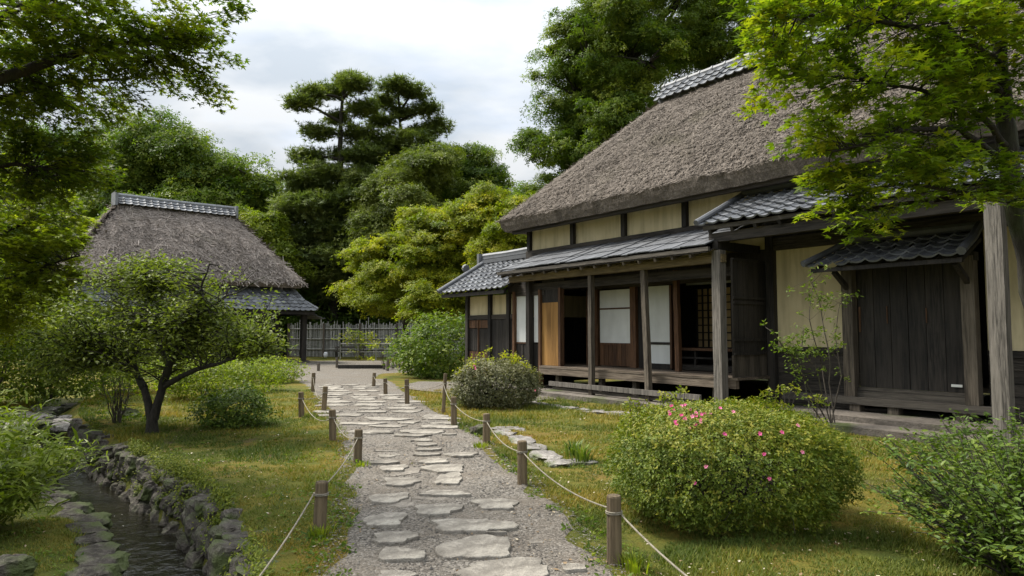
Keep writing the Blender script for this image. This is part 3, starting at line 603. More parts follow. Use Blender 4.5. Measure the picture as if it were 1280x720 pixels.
def thatch(mb, eave, ridge, ze, zr, thick=0.34, n=40, bulge=0.18, straws=26000, fringe=3000, strawlen=0.13):
    """eave: four corners (x, y) counter-clockwise from front-left; ridge: two ends (x, y)"""
    e = [np.array([*c, ze]) for c in eave]; r0 = np.array([*ridge[0], zr]); r1 = np.array([*ridge[1], zr])
    quads = [(e[0], e[1], r0, r1), (e[1], e[2], r1, r1), (e[2], e[3], r1, r0), (e[3], e[0], r0, r0)]
    cen = sum(e) / 4; pts = []; nrs = []; ups = []
    for a, b, c_, d in quads:
        W = max(np.linalg.norm(b - a), 0.1); nu = int(max(10, W / 0.11)); u = np.linspace(0, 1, nu); v = np.linspace(0, 1, n)
        U, Vv = np.meshgrid(u, v); lo = a + (b - a) * U[..., None]; hi = c_ + (d - c_) * U[..., None]; p = lo + (hi - lo) * Vv[..., None]
        nr = np.cross(b - a, (c_ + d) / 2 - (a + b) / 2); nr /= np.linalg.norm(nr)
        edge = np.clip(np.minimum(U, 1 - U) * W / 0.9, 0, 1)
        w_ = np.sin(Vv * np.pi * 0.9 + 0.15) * bulge
        p = p + nr * (w_ - bulge * 0.15)[..., None] * edge[..., None] + (nr * ((fbm(p, 0.7, 21) - 0.5) * 0.14 + (fbm(p, 5, 22, 2) - 0.5) * 0.07)[..., None]) * np.minimum(edge * 1.5, 1)[..., None]
        mb.grid(p, 0.3 * fbm(p, 1.5, 4).ravel())
        # eave edge: rounded lip, cut face and underside running back to the wall
        inn = cen - (a + b) / 2; inn[2] = 0; inn /= np.linalg.norm(inn)
        al = (b - a) / W
        prof = [(0, 0), (0.015, -0.06), (0.05, -thick * 0.55), (0.12, -thick), (0.55, -thick * 0.85), (1.05, -thick * 0.6)]
        g = []
        for off, dz in prof:
            tt_ = np.linspace(off, W - off, nu); q = a + al * tt_[:, None] + inn * off + np.array([0, 0, dz]); q = q + (fbm(q, 4, 30)[:, None] - 0.5) * 0.07 * np.array([inn[0], inn[1], 1]) * (off > 0); g.append(q)
        mb.grid(np.array(g[::-1]), 0.1)
        area = W * np.linalg.norm((c_ + d) / 2 - (a + b) / 2); up = (c_ + d) / 2 - (a + b) / 2; up /= np.linalg.norm(up)
        k = int(straws * area / 100)
        iu = rng.integers(0, nu, k); iv = rng.integers(0, n, k); base = p[iv, iu] + al * rng.uniform(-0.06, 0.06, (k, 1)) + up * rng.uniform(-0.08, 0.08, (k, 1))
        pts.append(base); nrs.append(np.repeat(nr[None], k, 0)); ups.append(np.repeat(-up[None], k, 0))
        kf = max(1, int(fringe * W / 10)); t = rng.random(kf) ; base = a + (b - a) * t[:, None] + inn * rng.uniform(0.0, 0.1, (kf, 1)) + np.array([0, 0, 1]) * -rng.uniform(0.02, thick * 0.95, (kf, 1))
        pts.append(base); nrs.append(np.repeat(-inn[None], kf, 0)); ups.append(np.repeat((-up * 0.4 + np.array([0, 0, -0.9]))[None], kf, 0))
    pts = np.concatenate(pts); nr = np.concatenate(nrs); up = np.concatenate(ups); k = len(pts)
    dr = up + rng.normal(0, 0.7, (k, 3)); dr -= nr * ((dr * nr).sum(1) - 0.10)[:, None]; dr /= np.linalg.norm(dr, axis=1, keepdims=True)
    sd = np.cross(dr, nr); sd /= np.linalg.norm(sd, axis=1, keepdims=True) + 1e-9
    L = rng.gamma(3, strawlen / 3, (k, 1)).clip(0.03, 0.6); L[-kf:] *= 0.6; w_ = rng.uniform(0.006, 0.018, (k, 1)) * (strawlen / .1) ** .8; L[-kf:] *= 0.5; o = pts + nr * rng.uniform(0.002, 0.02, (k, 1))
    v = np.stack([o - sd * w_, o + sd * w_, o + dr * L + sd * w_ * 0.5 + nr * 0.012, o + dr * L - sd * w_ * 0.5 + nr * 0.012], 1).reshape(-1, 3)
    mb.add(v, [np.arange(4 * k).reshape(-1, 4)], np.repeat(rng.beta(1.1, 2.2, k), 4))

# ------------------------------------------------------------------ the farmhouse (local x = towards the camera's right, local y = into the house)
HR = math.atan2(-0.804, 0.594)
def W(u, q, z=0): return np.array([-u * -0.594, -u * 0.804, 0]) * 1.0 + np.array([q * 0.804, q * 0.594, z])
U0, Q0 = -8.0, 16.4
house = empty('farmhouse', W(U0, Q0), HR); tag(house, 'long thatched farmhouse with cream plaster, dark timbers and an open veranda', 'farmhouse')
HO = (-U0, -Q0, 0)
def hm(): return MB(HO)
def hp(name, mb, mat, parent=None, label=None, smooth=False):
    o = build(name, mb, M[mat] if isinstance(mat, str) else mat, parent or house, smooth=smooth)
    if label: o['label'] = label
    return o
UE = 2.5   # near (right-hand) end of the house, outside the frame
mb = hm(); thatch(mb, [(-16.55, 11.75), (UE + 0.8, 11.75), (UE + 0.8, 21.1), (-16.55, 21.1)], [(-13.75, 16.4), (UE - 1.6, 16.4)], 4.93, 8.98, 0.36, 46, 0.2, 66000, 1, 0.085)
roof = hp('thatched_roof', mb, 'thatch', smooth=False)
mb = hm()
for sgn in (-1, 1):
    tiles(mb, (-14.0, 16.4 + sgn * 0.62, 8.68), (UE - 1.3, 16.4 + sgn * 0.62, 8.68), (-14.0, 16.4 + sgn * 0.12, 9.23), (UE - 1.3, 16.4 + sgn * 0.12, 9.23), 0.3, 0.25, 0.035)
mb.box(-13.95, UE - 1.35, 15.95, 16.85, 8.55, 8.78, 0.2)
for z, r_ in ((9.26, 0.13),): mb.tube([(-14.12, 16.4, z), (-8, 16.4, z), (UE - 1.2, 16.4, z)], r_, 10, 0.45)
x = -14.05
while x < UE - 1.2: mb.tube([(x, 16.4, 9.26), (x + 0.05, 16.4, 9.26)], 0.15, 10, 0.7); x += 0.45
hp('ridge_tiling', mb, 'tile', roof)

# upper wall between pent roof and thatch
mb = hm(); mb.box(-16.1, UE, 12.58, 12.7, 3.3, 5.3); 
upper = hp('upper_wall', mb, 'cream')
mb = hm(); mb.box(-16.2, UE + 0.1, 12.49, 12.575, 3.80, 4.02); mb.box(-16.2, UE + 0.1, 12.49, 12.575, 4.66, 4.8)
hp('wall_beam', mb, 'darkh')
for i in range(10):
    u = -16.06 + i * 1.95
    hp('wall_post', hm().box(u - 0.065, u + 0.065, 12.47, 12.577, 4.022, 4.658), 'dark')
for i in range(11):  # rafters' ends under the thatch
    u = -16.0 + i * 1.8; hp('rafter', hm().bar((u, 12.7, 4.95), (u, 12.02, 4.62), 0.1, 0.1), 'dark')
mb = hm(); mb.box(-16.2, UE, 11.98, 12.1, 4.5, 4.585); hp('eave_pole', mb, 'darkh')
# shell: end walls, back wall, inner floor, ceiling, partitions
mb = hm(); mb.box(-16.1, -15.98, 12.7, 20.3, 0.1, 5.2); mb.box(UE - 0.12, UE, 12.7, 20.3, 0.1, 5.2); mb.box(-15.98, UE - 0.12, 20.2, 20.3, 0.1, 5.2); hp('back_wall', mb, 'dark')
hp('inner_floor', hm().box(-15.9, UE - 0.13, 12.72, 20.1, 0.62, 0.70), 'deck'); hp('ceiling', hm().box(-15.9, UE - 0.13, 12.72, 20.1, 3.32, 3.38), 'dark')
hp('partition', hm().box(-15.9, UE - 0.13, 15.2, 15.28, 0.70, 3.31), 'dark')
# foundation apron
mb = hm(); mb.box(-16.2, UE, 10.75, 12.9, -0.1, 0.11, 0.4); mb.box(-8.1, UE, 11.35, 12.9, 0.11, 0.2, 0.5); hp('foundation', mb, 'apron')

# ---- pent roof of bark boards over the veranda
mb = hm(); nB = 34
for i in range(nB):
    u0 = -15.35 + i * (7.0 / nB); u1 = u0 + 7.0 / nB - 0.006; dz = rng.uniform(-0.012, 0.012)
    for j in range(3):
        qa, qb = 10.82 + j * 0.56, 10.82 + (j + 1) * 0.56 + 0.05; za, zb = 3.27 + (qa - 10.82) * 0.37, 3.27 + (qb - 10.82) * 0.37
        mb.bar(((u0 + u1) / 2, qa, za + 0.022 * (2 - j) * 0 + dz + 0.02), ((u0 + u1) / 2, qb, zb + dz), u1 - u0, 0.022)
pent = hp('pent_roof', mb, 'bark_roof')
mb = hm(); mb.box(-15.35, -8.33, 10.86, 12.5, 3.14, 3.16); V = mb.V[0]
V[:, 2] += (V[:, 1] + 16.4 - 10.86) * 0.36; hp('soffit', mb, 'darkh', pent)
mb = hm(); mb.box(-15.38, -8.3, 10.84, 10.9, 3.17, 3.25); hp('fascia', mb, 'board', pent)
i = 0
for u in np.arange(-15.2, -8.3, 0.46): hp('rafter', hm().bar((u, 12.45, 3.66), (u, 10.87, 3.10), 0.05, 0.07), 'post', pent)
# ---- veranda
mb = hm()
for i in range(9):
    q0 = 11.35 + i * (1.22 / 9); mb.box(-14.15, -8.05, q0, q0 + 1.22 / 9 - 0.008, 0.665, 0.715, jit=0.003)
ver = hp('veranda_floor', mb, 'deck'); hp('edge_beam', hm().box(-14.17, -8.1, 11.36, 11.46, 0.50, 0.662), 'deck', ver)
for u in (-13.6, -12.0, -10.9, -9.6, -8.7): hp('floor_support', hm().box(u - 0.06, u + 0.06, 11.5, 11.62, 0.112, 0.66), 'post', ver)
hp('foot_rail', hm().bar((-13.5, 11.16, 0.30), (-8.75, 11.12, 0.30), 0.05, 0.11), 'greypost', ver, )
hp('lower_rail', hm().bar((-13.4, 11.2, 0.19), (-8.9, 11.2, 0.17), 0.04, 0.05), 'board', ver)
# roof posts
def rpost(u, q, z0, z1, w_, mat='post', du=0.0, label=None):
    mb = hm(); n = 8; zz = np.linspace(z0, z1, n); 
    pts = np.stack([u + du * (zz - z0) / (z1 - z0) + rng.normal(0, 0.003, n), np.full(n, q) + rng.normal(0, 0.003, n), zz], 1)
    g = []
    for (a, b) in ((-1, -1), (1, -1), (1, 1), (-1, 1)): g.append(pts + np.array([a, b, 0]) * w_ / 2 * rng.uniform(0.94, 1.06))
    g = np.array(g); v = g.transpose(1, 0, 2).reshape(-1, 3); i = np.arange(n - 1)[:, None] * 4; j = np.arange(4)[None]; j2 = (j + 1) % 4
    mb.add(v, [np.stack([i + j, i + j2, i + 4 + j2, i + 4 + j], -1).reshape(-1, 4), np.array([[3, 2, 1, 0]]), np.array([[0, 1, 2, 3]]) + (n - 1) * 4], rng.random() * 0.5)
    return hp('veranda_post', mb, mat, label=label)
rpost(-12.0, 11.22, 0.06, 3.12, 0.12, 'post', 0.0, 'slim weathered veranda post, patched half way up')
rpost(-10.2, 11.22, 0.10, 3.1, 0.12, 'post', -0.12, 'slim veranda post leaning to the left')
rpost(-10.15, 12.15, 0.72, 3.0, 0.11, 'brown', -0.03, 'thin brown post standing on the veranda boards')
rpost(-8.33, 11.2, 0.112, 3.2, 0.20, 'greypost', 0.0, 'thick silver-grey corner post of the veranda')
rpost(-14.75, 11.5, 0.112, 3.1, 0.14, 'dark')
hp('front_beam', hm().bar((-15.2, 11.2, 3.04), (-8.2, 11.2, 3.04), 0.15, 0.16, val=0.1), wood('honey_beam', (0.06, 0.045, 0.022), (0.20, 0.15, 0.075), (0.5, 8, 8), 5, 0.8))
hp('inner_beam', hm().bar((-15.4, 11.62, 2.82), (-8.2, 11.62, 2.82), 0.12, 0.2, val=0.3), 'darkh')
# ---- the projecting bay at the left of the veranda
hp('bay_wall', hm().box(-15.9, -14.85, 11.6, 11.68, 2.75, 3.3), 'dark')
mb = hm(); mb.box(-15.45, -14.84, 11.585, 11.63, 1.32, 2.6); hp('paper_panel', mb, 'paper')
mb = hm(); mb.box(-15.45, -14.84, 11.58, 11.64, 0.2, 1.28); [mb.box(-15.45 + k * 0.15, -15.44 + k * 0.15, 11.565, 11.578, 0.22, 1.27) for k in range(5)]; hp('board_panel', mb, 'dark')
hp('door_rail', hm().box(-15.45, -14.84, 11.56, 11.64, 1.28, 1.32), 'brown'); hp('door_rail', hm().box(-15.5, -14.2, 11.55, 11.66, 2.6, 2.74), 'darkh')
hp('door_jamb', hm().box(-15.55, -15.46, 11.5, 11.62, 0.2, 2.74), 'brown'); hp('door_jamb', hm().box(-14.38, -14.29, 11.5, 11.62, 0.2, 2.74), 'brown')
hp('paper_panel', hm().box(-14.66, -14.39, 11.585, 11.63, 1.32, 2.6), 'paper')
hp('board_panel', hm().box(-14.66, -14.39, 11.58, 11.63, 0.2, 1.29), 'dark')
hp('ochre_panel', hm().box(-14.28, -13.56, 11.56, 11.61, 0.72, 2.38), 'ochre', label='ochre sliding board panel beside the dark doorway')
hp('transom', hm().box(-14.28, -13.5, 11.57, 11.62, 2.38, 2.75), 'dark')
hp('door_jamb', hm().box(-13.555, -13.47, 11.5, 11.64, 0.7, 2.75), 'brown')
hp('bay_lintel', hm().box(-14.3, -13.4, 11.58, 12.5, 2.76, 3.1), 'dark')
# dark return with an open doorway
hp('door_jamb', hm().box(-13.55, -13.46, 12.5, 12.6, 0.72, 2.75), 'brown')
# ---- main wall of the veranda: u from -13.4 to -8.1 at q = 12.55
def uq(px, q, ): 
    a_ = (px - 640) / F; D = q / (0.804 * a_ + 0.594); return D * (0.594 * a_ - 0.804)
q = 12.52
hp('lintel', hm().box(-13.5, -8.1, q - 0.03, q + 0.1, 2.72, 2.9), 'darkh'); hp('lintel_wall', hm().box(-13.5, -8.1, q, q + 0.06, 2.9, 3.3), 'dark')
u0, u1 = uq(734, q), uq(748, q); hp('wall_post', hm().box(u0, u1, q - 0.04, q + 0.1, 0.72, 2.72), 'brown')
u0, u1 = uq(750, q), uq(788, q)
hp('paper_panel', hm().box(u0, u1, q, q + 0.03, 1.32, 2.68), 'paper', label='white papered panel with one high cross rail'); hp('door_rail', hm().box(u0, u1, q - 0.015, q + 0.035, 2.18, 2.22), 'brown'); hp('door_rail', hm().box(u0, u1, q - 0.015, q + 0.035, 1.27, 1.32), 'brown')
mb = hm(); nb = 7
for k in range(nb): mb.box(u0 + (u1 - u0) * k / nb, u0 + (u1 - u0) * (k + 1) / nb - 0.012, q - 0.005, q + 0.03, 0.74, 1.27)
hp('board_panel', mb, 'brown', label='brown vertical boards below the papered panel')
u0, u1 = uq(789, q), uq(796, q); hp('wall_post', hm().box(u0, u1, q - 0.05, q + 0.1, 0.72, 2.72), 'brown')
u0, u1 = uq(797, q), uq(808, q); hp('wall_board', hm().box(u0, u1, q + 0.02, q + 0.06, 0.72, 2.72), 'dark')
u0, u1 = uq(809, q), uq(839, q); hp('paper_panel', hm().box(u0, u1, q, q + 0.03, 0.85, 2.7), 'paper'); hp('door_rail', hm().box(u0, u1, q - 0.015, q + 0.035, 1.3, 1.36), 'dark'); hp('door_stile', hm().box(u1 - 0.04, u1 + 0.02, q - 0.02, q + 0.04, 0.75, 2.7), 'brown'); hp('door_rail', hm().box(u0, u1, q - 0.01, q + 0.04, 0.72, 0.85), 'dark')
# lattice screen inside the open room, and the low shelf before it
ql = 13.9; u0, u1 = uq(872, ql), uq(915, ql)
mb = hm(); mb.box(u0, u1, ql, ql + 0.02, 1.22, 2.68); lat = hp('lattice_screen', mb, 'amber')
mb = hm()
for k in range(7): x = u0 + (u1 - u0) * k / 6; mb.box(x - 0.018, x + 0.018, ql - 0.03, ql - 0.003, 1.2, 2.7, 0.3)
for k in range(9): z = 1.22 + 1.46 * k / 8; mb.box(u0, u1, ql - 0.042, ql - 0.031, z - 0.014, z + 0.014, 0.3)
hp('muntins', mb, 'dark', lat)
hp('white_transom', hm().box(uq(858, ql), u1 + 0.3, ql, ql + 0.03, 2.78, 3.1), 'paper')
hp('counter', hm().box(uq(838, 12.9), uq(930, 12.9), 12.8, 13.1, 1.17, 1.23), 'brown'); hp('counter_rail', hm().box(uq(838, 12.9), uq(930, 12.9), 12.86, 12.9, 0.98, 1.02), 'dark')
hp('counter_leg', hm().box(uq(868, 12.9), uq(868, 12.9) + 0.05, 12.86, 12.92, 0.72, 1.17), 'dark')
hp('ledge', hm().box(uq(838, 12.9), uq(930, 12.9), 12.8, 13.3, 0.72, 0.84), 'darkh')
# side screen closing the veranda's right end
mb = hm()
for k in range(7): a_ = 11.36 + k * 0.17; mb.box(-8.17, -8.13, a_, a_ + 0.163, 1.15, 3.05)
scr = hp('side_screen', mb, 'dark'); hp('skirt_board', hm().box(-8.18, -8.14, 11.36, 12.5, 0.72, 1.149), 'post', scr, 'pale worn board at the foot of the side screen')
[hp('screen_batten', hm().box(-8.128, -8.10, 11.36, 12.5, z, z + 0.05), 'dark', scr) for z in (1.15, 1.42, 2.15, 2.25, 3.0)]
# ---- the right-hand wall
hp('corner_post', hm().box(-8.1, -7.93, 12.42, 12.6, 0.112, 3.79), 'dark')
hp('plaster_wall', hm().box(-7.93, -6.38, 12.55, 12.65, 1.31, 3.25), 'cream'); hp('plaster_wall', hm().box(-4.26, -3.75, 12.55, 12.65, 1.31, 3.25), 'cream')
for (a_, b_) in ((-7.93, -6.38), (-4.26, -3.75)):
    mb = hm(); [mb.box(a_, b_, 12.53 + 0.004 * (k % 2), 12.6, 0.2 + k * 0.2, 0.392 + k * 0.2) for k in range(5)]; hp('wall_board', mb, 'darkh'); hp('wall_rail', hm().box(a_, b_, 12.5, 12.6, 1.2, 1.3), 'darkh')
hp('head_beam', hm().box(-7.93, UE, 12.45, 12.6, 3.25, 3.5), 'darkh'); hp('lintel_wall', hm().box(-7.93, UE, 12.52, 12.6, 3.5, 3.79), 'dark')
mb = hm(); [mb.box(-3.74 + k * 0.3, -3.45 + k * 0.3, 12.5 + 0.005 * (k % 2), 12.6, 0.2, 3.24) for k in range(20)]; hp('wall_board', mb, 'dark')
# store door with its own little tiled roof
mb = hm(); n = 6; da, db = -6.17, -4.48
for k in range(n): mb.box(da + (db - da) * k / n, da + (db - da) * (k + 1) / n - 0.01, 12.28 + rng.uniform(0, 0.01), 12.33, 0.63, 2.72)
door = hp('store_door', mb, 'dark', label='wide black weathered plank door of the store')
hp('worn_strip', hm().box(da + 0.02, da + 0.05, 12.262, 12.279, 1.6, 2.05), 'brown', door); hp('worn_strip', hm().box(da + 0.5, da + 0.515, 12.262, 12.279, 1.75, 2.05), 'brown', door); hp('worn_strip', hm().box(da + 1.13, da + 1.145, 12.262, 12.279, 1.75, 2.0), 'brown', door)
mb = hm(); mb.box(db - 0.22, db - 0.06, 12.262, 12.279, 0.72, 0.76); hp('paint_smear', mb, 'paper', door)
hp('door_post', hm().box(-6.38, -6.19, 12.12, 12.3, 0.46, 2.8), 'post', door); hp('door_post', hm().box(-4.46, -4.27, 12.12, 12.3, 0.46, 2.8), 'post', door)
hp('threshold', hm().box(-6.19, -4.46, 12.2, 12.3, 0.46, 0.56), 'board', door); hp('threshold', hm().box(-6.19, -4.46, 12.23, 12.3, 0.565, 0.625), 'board', door)
hp('sill_beam', hm().bar((-7.6, 12.18, 0.39), (-4.0, 12.18, 0.39), 0.17, 0.13), 'board', door)
for u in (-6.2, -5.55, -4.5): hp('sill_block', hm().box(u - 0.09, u + 0.09, 12.12, 12.3, 0.202, 0.322), 'post', door)
hp('door_head', hm().box(-6.4, -4.25, 12.14, 12.3, 2.725, 2.86), 'dark', door)
mb = hm(); tiles(mb, (-6.72, 11.55, 2.76), (-4.2, 11.55, 2.76), (-6.3, 12.5, 3.22), (-4.3, 12.5, 3.22), 0.27, 0.22, 0.035)
mb.tube([(-6.38, 12.46, 3.3), (-5.3, 12.46, 3.3), (-4.22, 12.46, 3.3)], 0.075, 8, 0.5)
mb.tube([(-4.2, 11.5, 2.82), (-4.22, 12.0, 3.05), (-4.28, 12.48, 3.32)], 0.07, 8, 0.4); mb.tube([(-6.74, 11.5, 2.82), (-6.55, 12.0, 3.05), (-6.3, 12.48, 3.32)], 0.06, 8, 0.4)
hp('door_roof', mb, 'tile', door)
mb = hm(); mb.box(-6.65, -4.23, 11.6, 11.66, 2.66, 2.73); [mb.bar((u, 12.45, 3.08), (u, 11.62, 2.68), 0.06, 0.06) for u in np.linspace(-6.6, -4.28, 7)]; hp('roof_frame', mb, 'dark', door)
hp('roof_bracket', hm().bar((-6.28, 12.2, 2.35), (-6.28, 11.7, 2.66), 0.07, 0.08), 'dark', door); hp('roof_bracket', hm().bar((-4.36, 12.2, 2.35), (-4.36, 11.7, 2.66), 0.07, 0.08), 'dark', door)
# ---- tiled pent roof over the right-hand wall
mb = hm(); tiles(mb, (-8.62, 10.95, 3.70), (UE, 10.95, 3.70), (-8.62, 12.5, 4.45), (UE, 12.5, 4.45), 0.28, 0.225, 0.036)
mb.tube([(-8.64, 10.92, 3.76), (-8.64, 11.7, 4.13), (-8.64, 12.5, 4.52)], 0.06, 8, 0.4); mb.tube([(-8.6, 12.46, 4.54), (-3, 12.46, 4.54), (UE, 12.46, 4.54)], 0.08, 8, 0.5)
trf = hp('tiled_pent_roof', mb, 'tile')
hp('fascia', hm().box(-8.55, UE, 11.02, 11.07, 3.6, 3.68), 'board', trf)
mb = hm(); mb.box(-8.55, UE, 11.07, 12.48, 3.62, 3.64); mb.V[0][:, 2] += (mb.V[0][:, 1] + 16.4 - 11.07) * 0.48; hp('soffit', mb, 'darkh', trf)
for u in np.arange(-8.4, UE, 0.5): hp('rafter', hm().bar((u, 12.45, 4.22), (u, 11.04, 3.56), 0.06, 0.08), 'dark', trf)
hp('eave_beam', hm().bar((-8.5, 11.2, 3.45), (UE, 11.2, 3.45), 0.14, 0.18, val=0.5), 'darkh', trf)
rpost(-3.58, 11.0, 0.112, 3.4, 0.21, 'greypost', 0.0, 'broad pale square post under the eave, right of the store door')
for (a_, b_) in ((-8.33, 3.3), (-3.58, 3.45)): hp('tie_beam', hm().bar((a_, 11.1, b_), (a_, 12.5, b_), 0.12, 0.16), 'dark')
# ---- side wing at the far left
mb = hm(); mb.box(-18.2, -15.6, 11.75, 14.4, 2.05, 2.7, 0.4); wing = hp('side_wing', mb, 'cream')
hp('wing_wall', hm().box(-18.2, -16.55, 11.8, 14.4, 0.15, 2.04), 'dark', wing)
hp('wing_rail', hm().box(-18.25, -15.55, 11.70, 11.78, 1.98, 2.12), 'darkh', wing)
for u in (-18.2, -16.95, -16.0): hp('wing_post', hm().box(u - 0.07, u + 0.07, 11.66, 11.78, 0.15, 2.75), 'dark', wing)
for (a_, b_) in ((-18.12, -17.6), (-17.57, -17.03)):
    hp('transom_panel', hm().box(a_, b_, 11.72, 11.76, 1.72, 1.96), 'brown', wing)
    mb = hm(); n = 5; [mb.box(a_ + (b_ - a_) * k / n, a_ + (b_ - a_) * (k + 1) / n - 0.02, 11.73, 11.77, 1.02, 1.7) for k in range(n)]; hp('slatted_window', mb, 'dark', wing)
    mb = hm(); n = 4; [mb.box(a_ + (b_ - a_) * k / n, a_ + (b_ - a_) * (k + 1) / n - 0.015, 11.72, 11.76, 0.2, 1.0) for k in range(n)]; hp('board_panel', mb, 'brown', wing)
hp('wing_stile', hm().box(-17.6, -17.57, 11.69, 11.77, 0.2, 1.98), 'brown', wing)
mb = hm(); [mb.box(-16.9 + k * 0.2, -16.71 + k * 0.2, 11.72, 11.78, 0.2, 1.97) for k in range(7)]; hp('wall_board', mb, 'dark', wing)
hp('wing_base', hm().box(-18.3, -16.2, 11.6, 14.4, 0.0, 0.15), 'apron', wing)
mb = hm(); tiles(mb, (-18.85, 11.05, 2.82), (-15.3, 11.05, 2.82), (-18.7, 12.75, 3.86), (-15.5, 12.75, 3.86), 0.27, 0.24, 0.036); tiles(mb, (-15.5, 14.5, 2.9), (-18.85, 14.5, 2.9), (-15.5, 12.75, 3.86), (-18.7, 12.75, 3.86), 0.27, 0.24, 0.036)
mb.tube([(-18.86, 11.0, 2.88), (-18.8, 11.9, 3.42), (-18.72, 12.75, 3.95)], 0.065, 8, 0.5)
hp('tiled_roof', mb, 'tile', wing)
mb = hm(); mb.box(-18.75, -16.2, 12.62, 12.88, 3.86, 3.98, 0.3); mb.box(-18.78, -16.2, 12.65, 12.85, 4.0, 4.06, 0.6); mb.tube([(-18.85, 12.75, 4.12), (-17.5, 12.75, 4.10), (-16.2, 12.75, 4.12)], 0.09, 8, 0.7); mb.box(-18.95, -18.84, 12.55, 12.95, 3.78, 4.2, 0.6); mb.tube([(-18.9, 12.1, 3.68), (-18.98, 12.1, 3.70)], 0.13, 10, 0.5)
hp('ridge_tiling', mb, 'tile', wing)
mb = hm(); mb.box(-18.8, -15.4, 11.1, 11.16, 2.68, 2.78); [mb.bar((u, 12.6, 3.62), (u, 11.13, 2.74), 0.05, 0.06) for u in np.arange(-18.7, -15.3, 0.4)]; hp('roof_frame', mb, 'dark', wing)

# ------------------------------------------------------------------ the small thatched house
hx = np.array([0.75, 0.66, 0]); hx /= np.linalg.norm(hx); hy = np.array([-hx[1], hx[0], 0]); HRZ = math.atan2(hx[1], hx[0])
c0 = np.array([-10.97, 36.0, 0]) - hx * 5.25 + hy * 3.2; hut = empty('small_house', c0, HRZ)
tag(hut, 'smaller thatched house with a steep hipped roof and tiled skirt behind the garden tree', 'thatched house')
def sp_(name, mb, mat, parent=None): return build(name, mb, M[mat], parent or hut)
mb = MB(); thatch(mb, [(-5.25, -3.2), (5.25, -3.2), (5.25, 3.2), (-5.25, 3.2)], [(-2.75, 0), (2.3, 0)], 4.2, 8.0, 0.30, 36, 0.22, 34000, 1, 0.22); tr = sp_('thatched_roof', mb, 'thatch_hut')
mb = MB()
for sgn in (-1, 1): tiles(mb, (-3.0, sgn * 0.5, 7.78), (2.55, sgn * 0.5, 7.78), (-3.0, sgn * 0.1, 8.2), (2.55, sgn * 0.1, 8.2), 0.3, 0.22, 0.03)
mb.tube([(-3.1, 0, 8.27), (0, 0, 8.24), (2.65, 0, 8.27)], 0.12, 8, 0.9); mb.box(-3.15, -3.02, -0.45, 0.45, 7.72, 8.4, 0.8); mb.box(2.56, 2.68, -0.45, 0.45, 7.72, 8.36, 0.8); sp_('ridge_tiling', mb, 'tile', tr)
mb = MB(); o_ = 0.75; zt, zb = 3.92, 2.70
tiles(mb, (-5.4, -3.9, zb), (5.65, -3.9, zb), (-4.9, -2.6, zt), (4.75, -2.6, zt), 0.3, 0.25, 0.036); tiles(mb, (5.65, -3.9, zb), (5.65, 3.9, zb), (4.75, -2.6, zt), (4.75, 2.6, zt), 0.3, 0.25, 0.036)
mb.tube([(5.68, -3.92, zb + 0.1), (5.2, -3.25, 3.25), (4.75, -2.6, zt + 0.1)], 0.08, 8, 0.7); tiles(mb, (5.3, -3.6, 2.62), (6.4, -3.3, 2.28), (5.3, -1.4, 2.62), (6.4, -1.4, 2.28), 0.3, 0.25, 0.03)
sp_('tiled_skirt', mb, 'tile')
sp_('eave_board', MB().box(-5.3, 5.6, -3.82, -3.74, 2.5, 2.66).box(5.5, 5.58, -3.7, 3.8, 2.5, 2.66), 'dark')
mb = MB(); n = 28
for k in range(n): mb.box(-4.8 + 9.0 * k / n, -4.8 + 9.0 * (k + 1) / n - 0.015, -2.75 + 0.01 * (k % 2), -2.6, 0.12, 3.6)
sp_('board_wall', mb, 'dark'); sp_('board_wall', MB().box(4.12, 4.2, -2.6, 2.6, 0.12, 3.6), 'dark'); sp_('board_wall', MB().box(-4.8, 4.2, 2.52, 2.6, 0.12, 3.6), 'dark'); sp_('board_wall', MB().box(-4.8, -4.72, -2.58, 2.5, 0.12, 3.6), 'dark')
sp_('wall_rail', MB().box(-4.8, 4.2, -2.8, -2.755, 1.2, 1.32), 'darkh'); sp_('foundation', MB().box(-5.0, 5.5, -3.4, 3.3, -0.05, 0.12), 'apron')
for x, y in ((5.2, -3.3), (5.2, 0.2), (5.2, 3.0)): sp_('porch_post', MB().box(x - 0.13, x + 0.13, y - 0.13, y + 0.13, 0.12, 2.55), 'dark')
sp_('porch_bench', MB().box(4.35, 4.75, -2.4, 1.2, 0.5, 0.58).box(4.5, 4.6, -2.3, -2.2, 0.12, 0.5).box(4.5, 4.6, 1.0, 1.1, 0.12, 0.5), 'dark')
# ------------------------------------------------------------------ foliage
def T_simple(w=0.42):
    v = np.array([[0, 0, 0], [w * .5, .3, .06], [w * .42, .68, .05], [0, 1, -.04], [-w * .42, .68, .05], [-w * .5, .3, .06], [0, .5, 0]])
    return v, [np.array([[0, 1, 6], [1, 2, 6], [2, 3, 6], [3, 4, 6], [4, 5, 6], [5, 0, 6]])]
def T_diamond(w=0.5):
    v = np.array([[0, 0, 0], [w * .5, .45, .05], [0, 1, -.03], [-w * .5, .45, .05]]); return v, [np.array([[0, 1, 2, 3]])]
def T_maple():
    v = [[0, 0.0, 0]]; ang = [-100, -62, -50, -25, -12, 0, 12, 25, 50, 62, 100]; rad = [.42, .36, .82, .42, .5, 1.0, .5, .42, .82, .36, .42]
    ang = [-112, -85, -55, -30, 0, 30, 55, 85, 112]; rad = [.45, .26, .85, .36, 1.0, .36, .85, .26, .45]
    for a, r in zip(ang, rad): v.append([math.sin(R(a)) * r * .95, .1 + math.cos(R(a)) * r, -.12 * r * r])
    n = len(ang); return np.array(v), [np.array([[0, i + 2, i + 1] for i in range(n - 1)])]
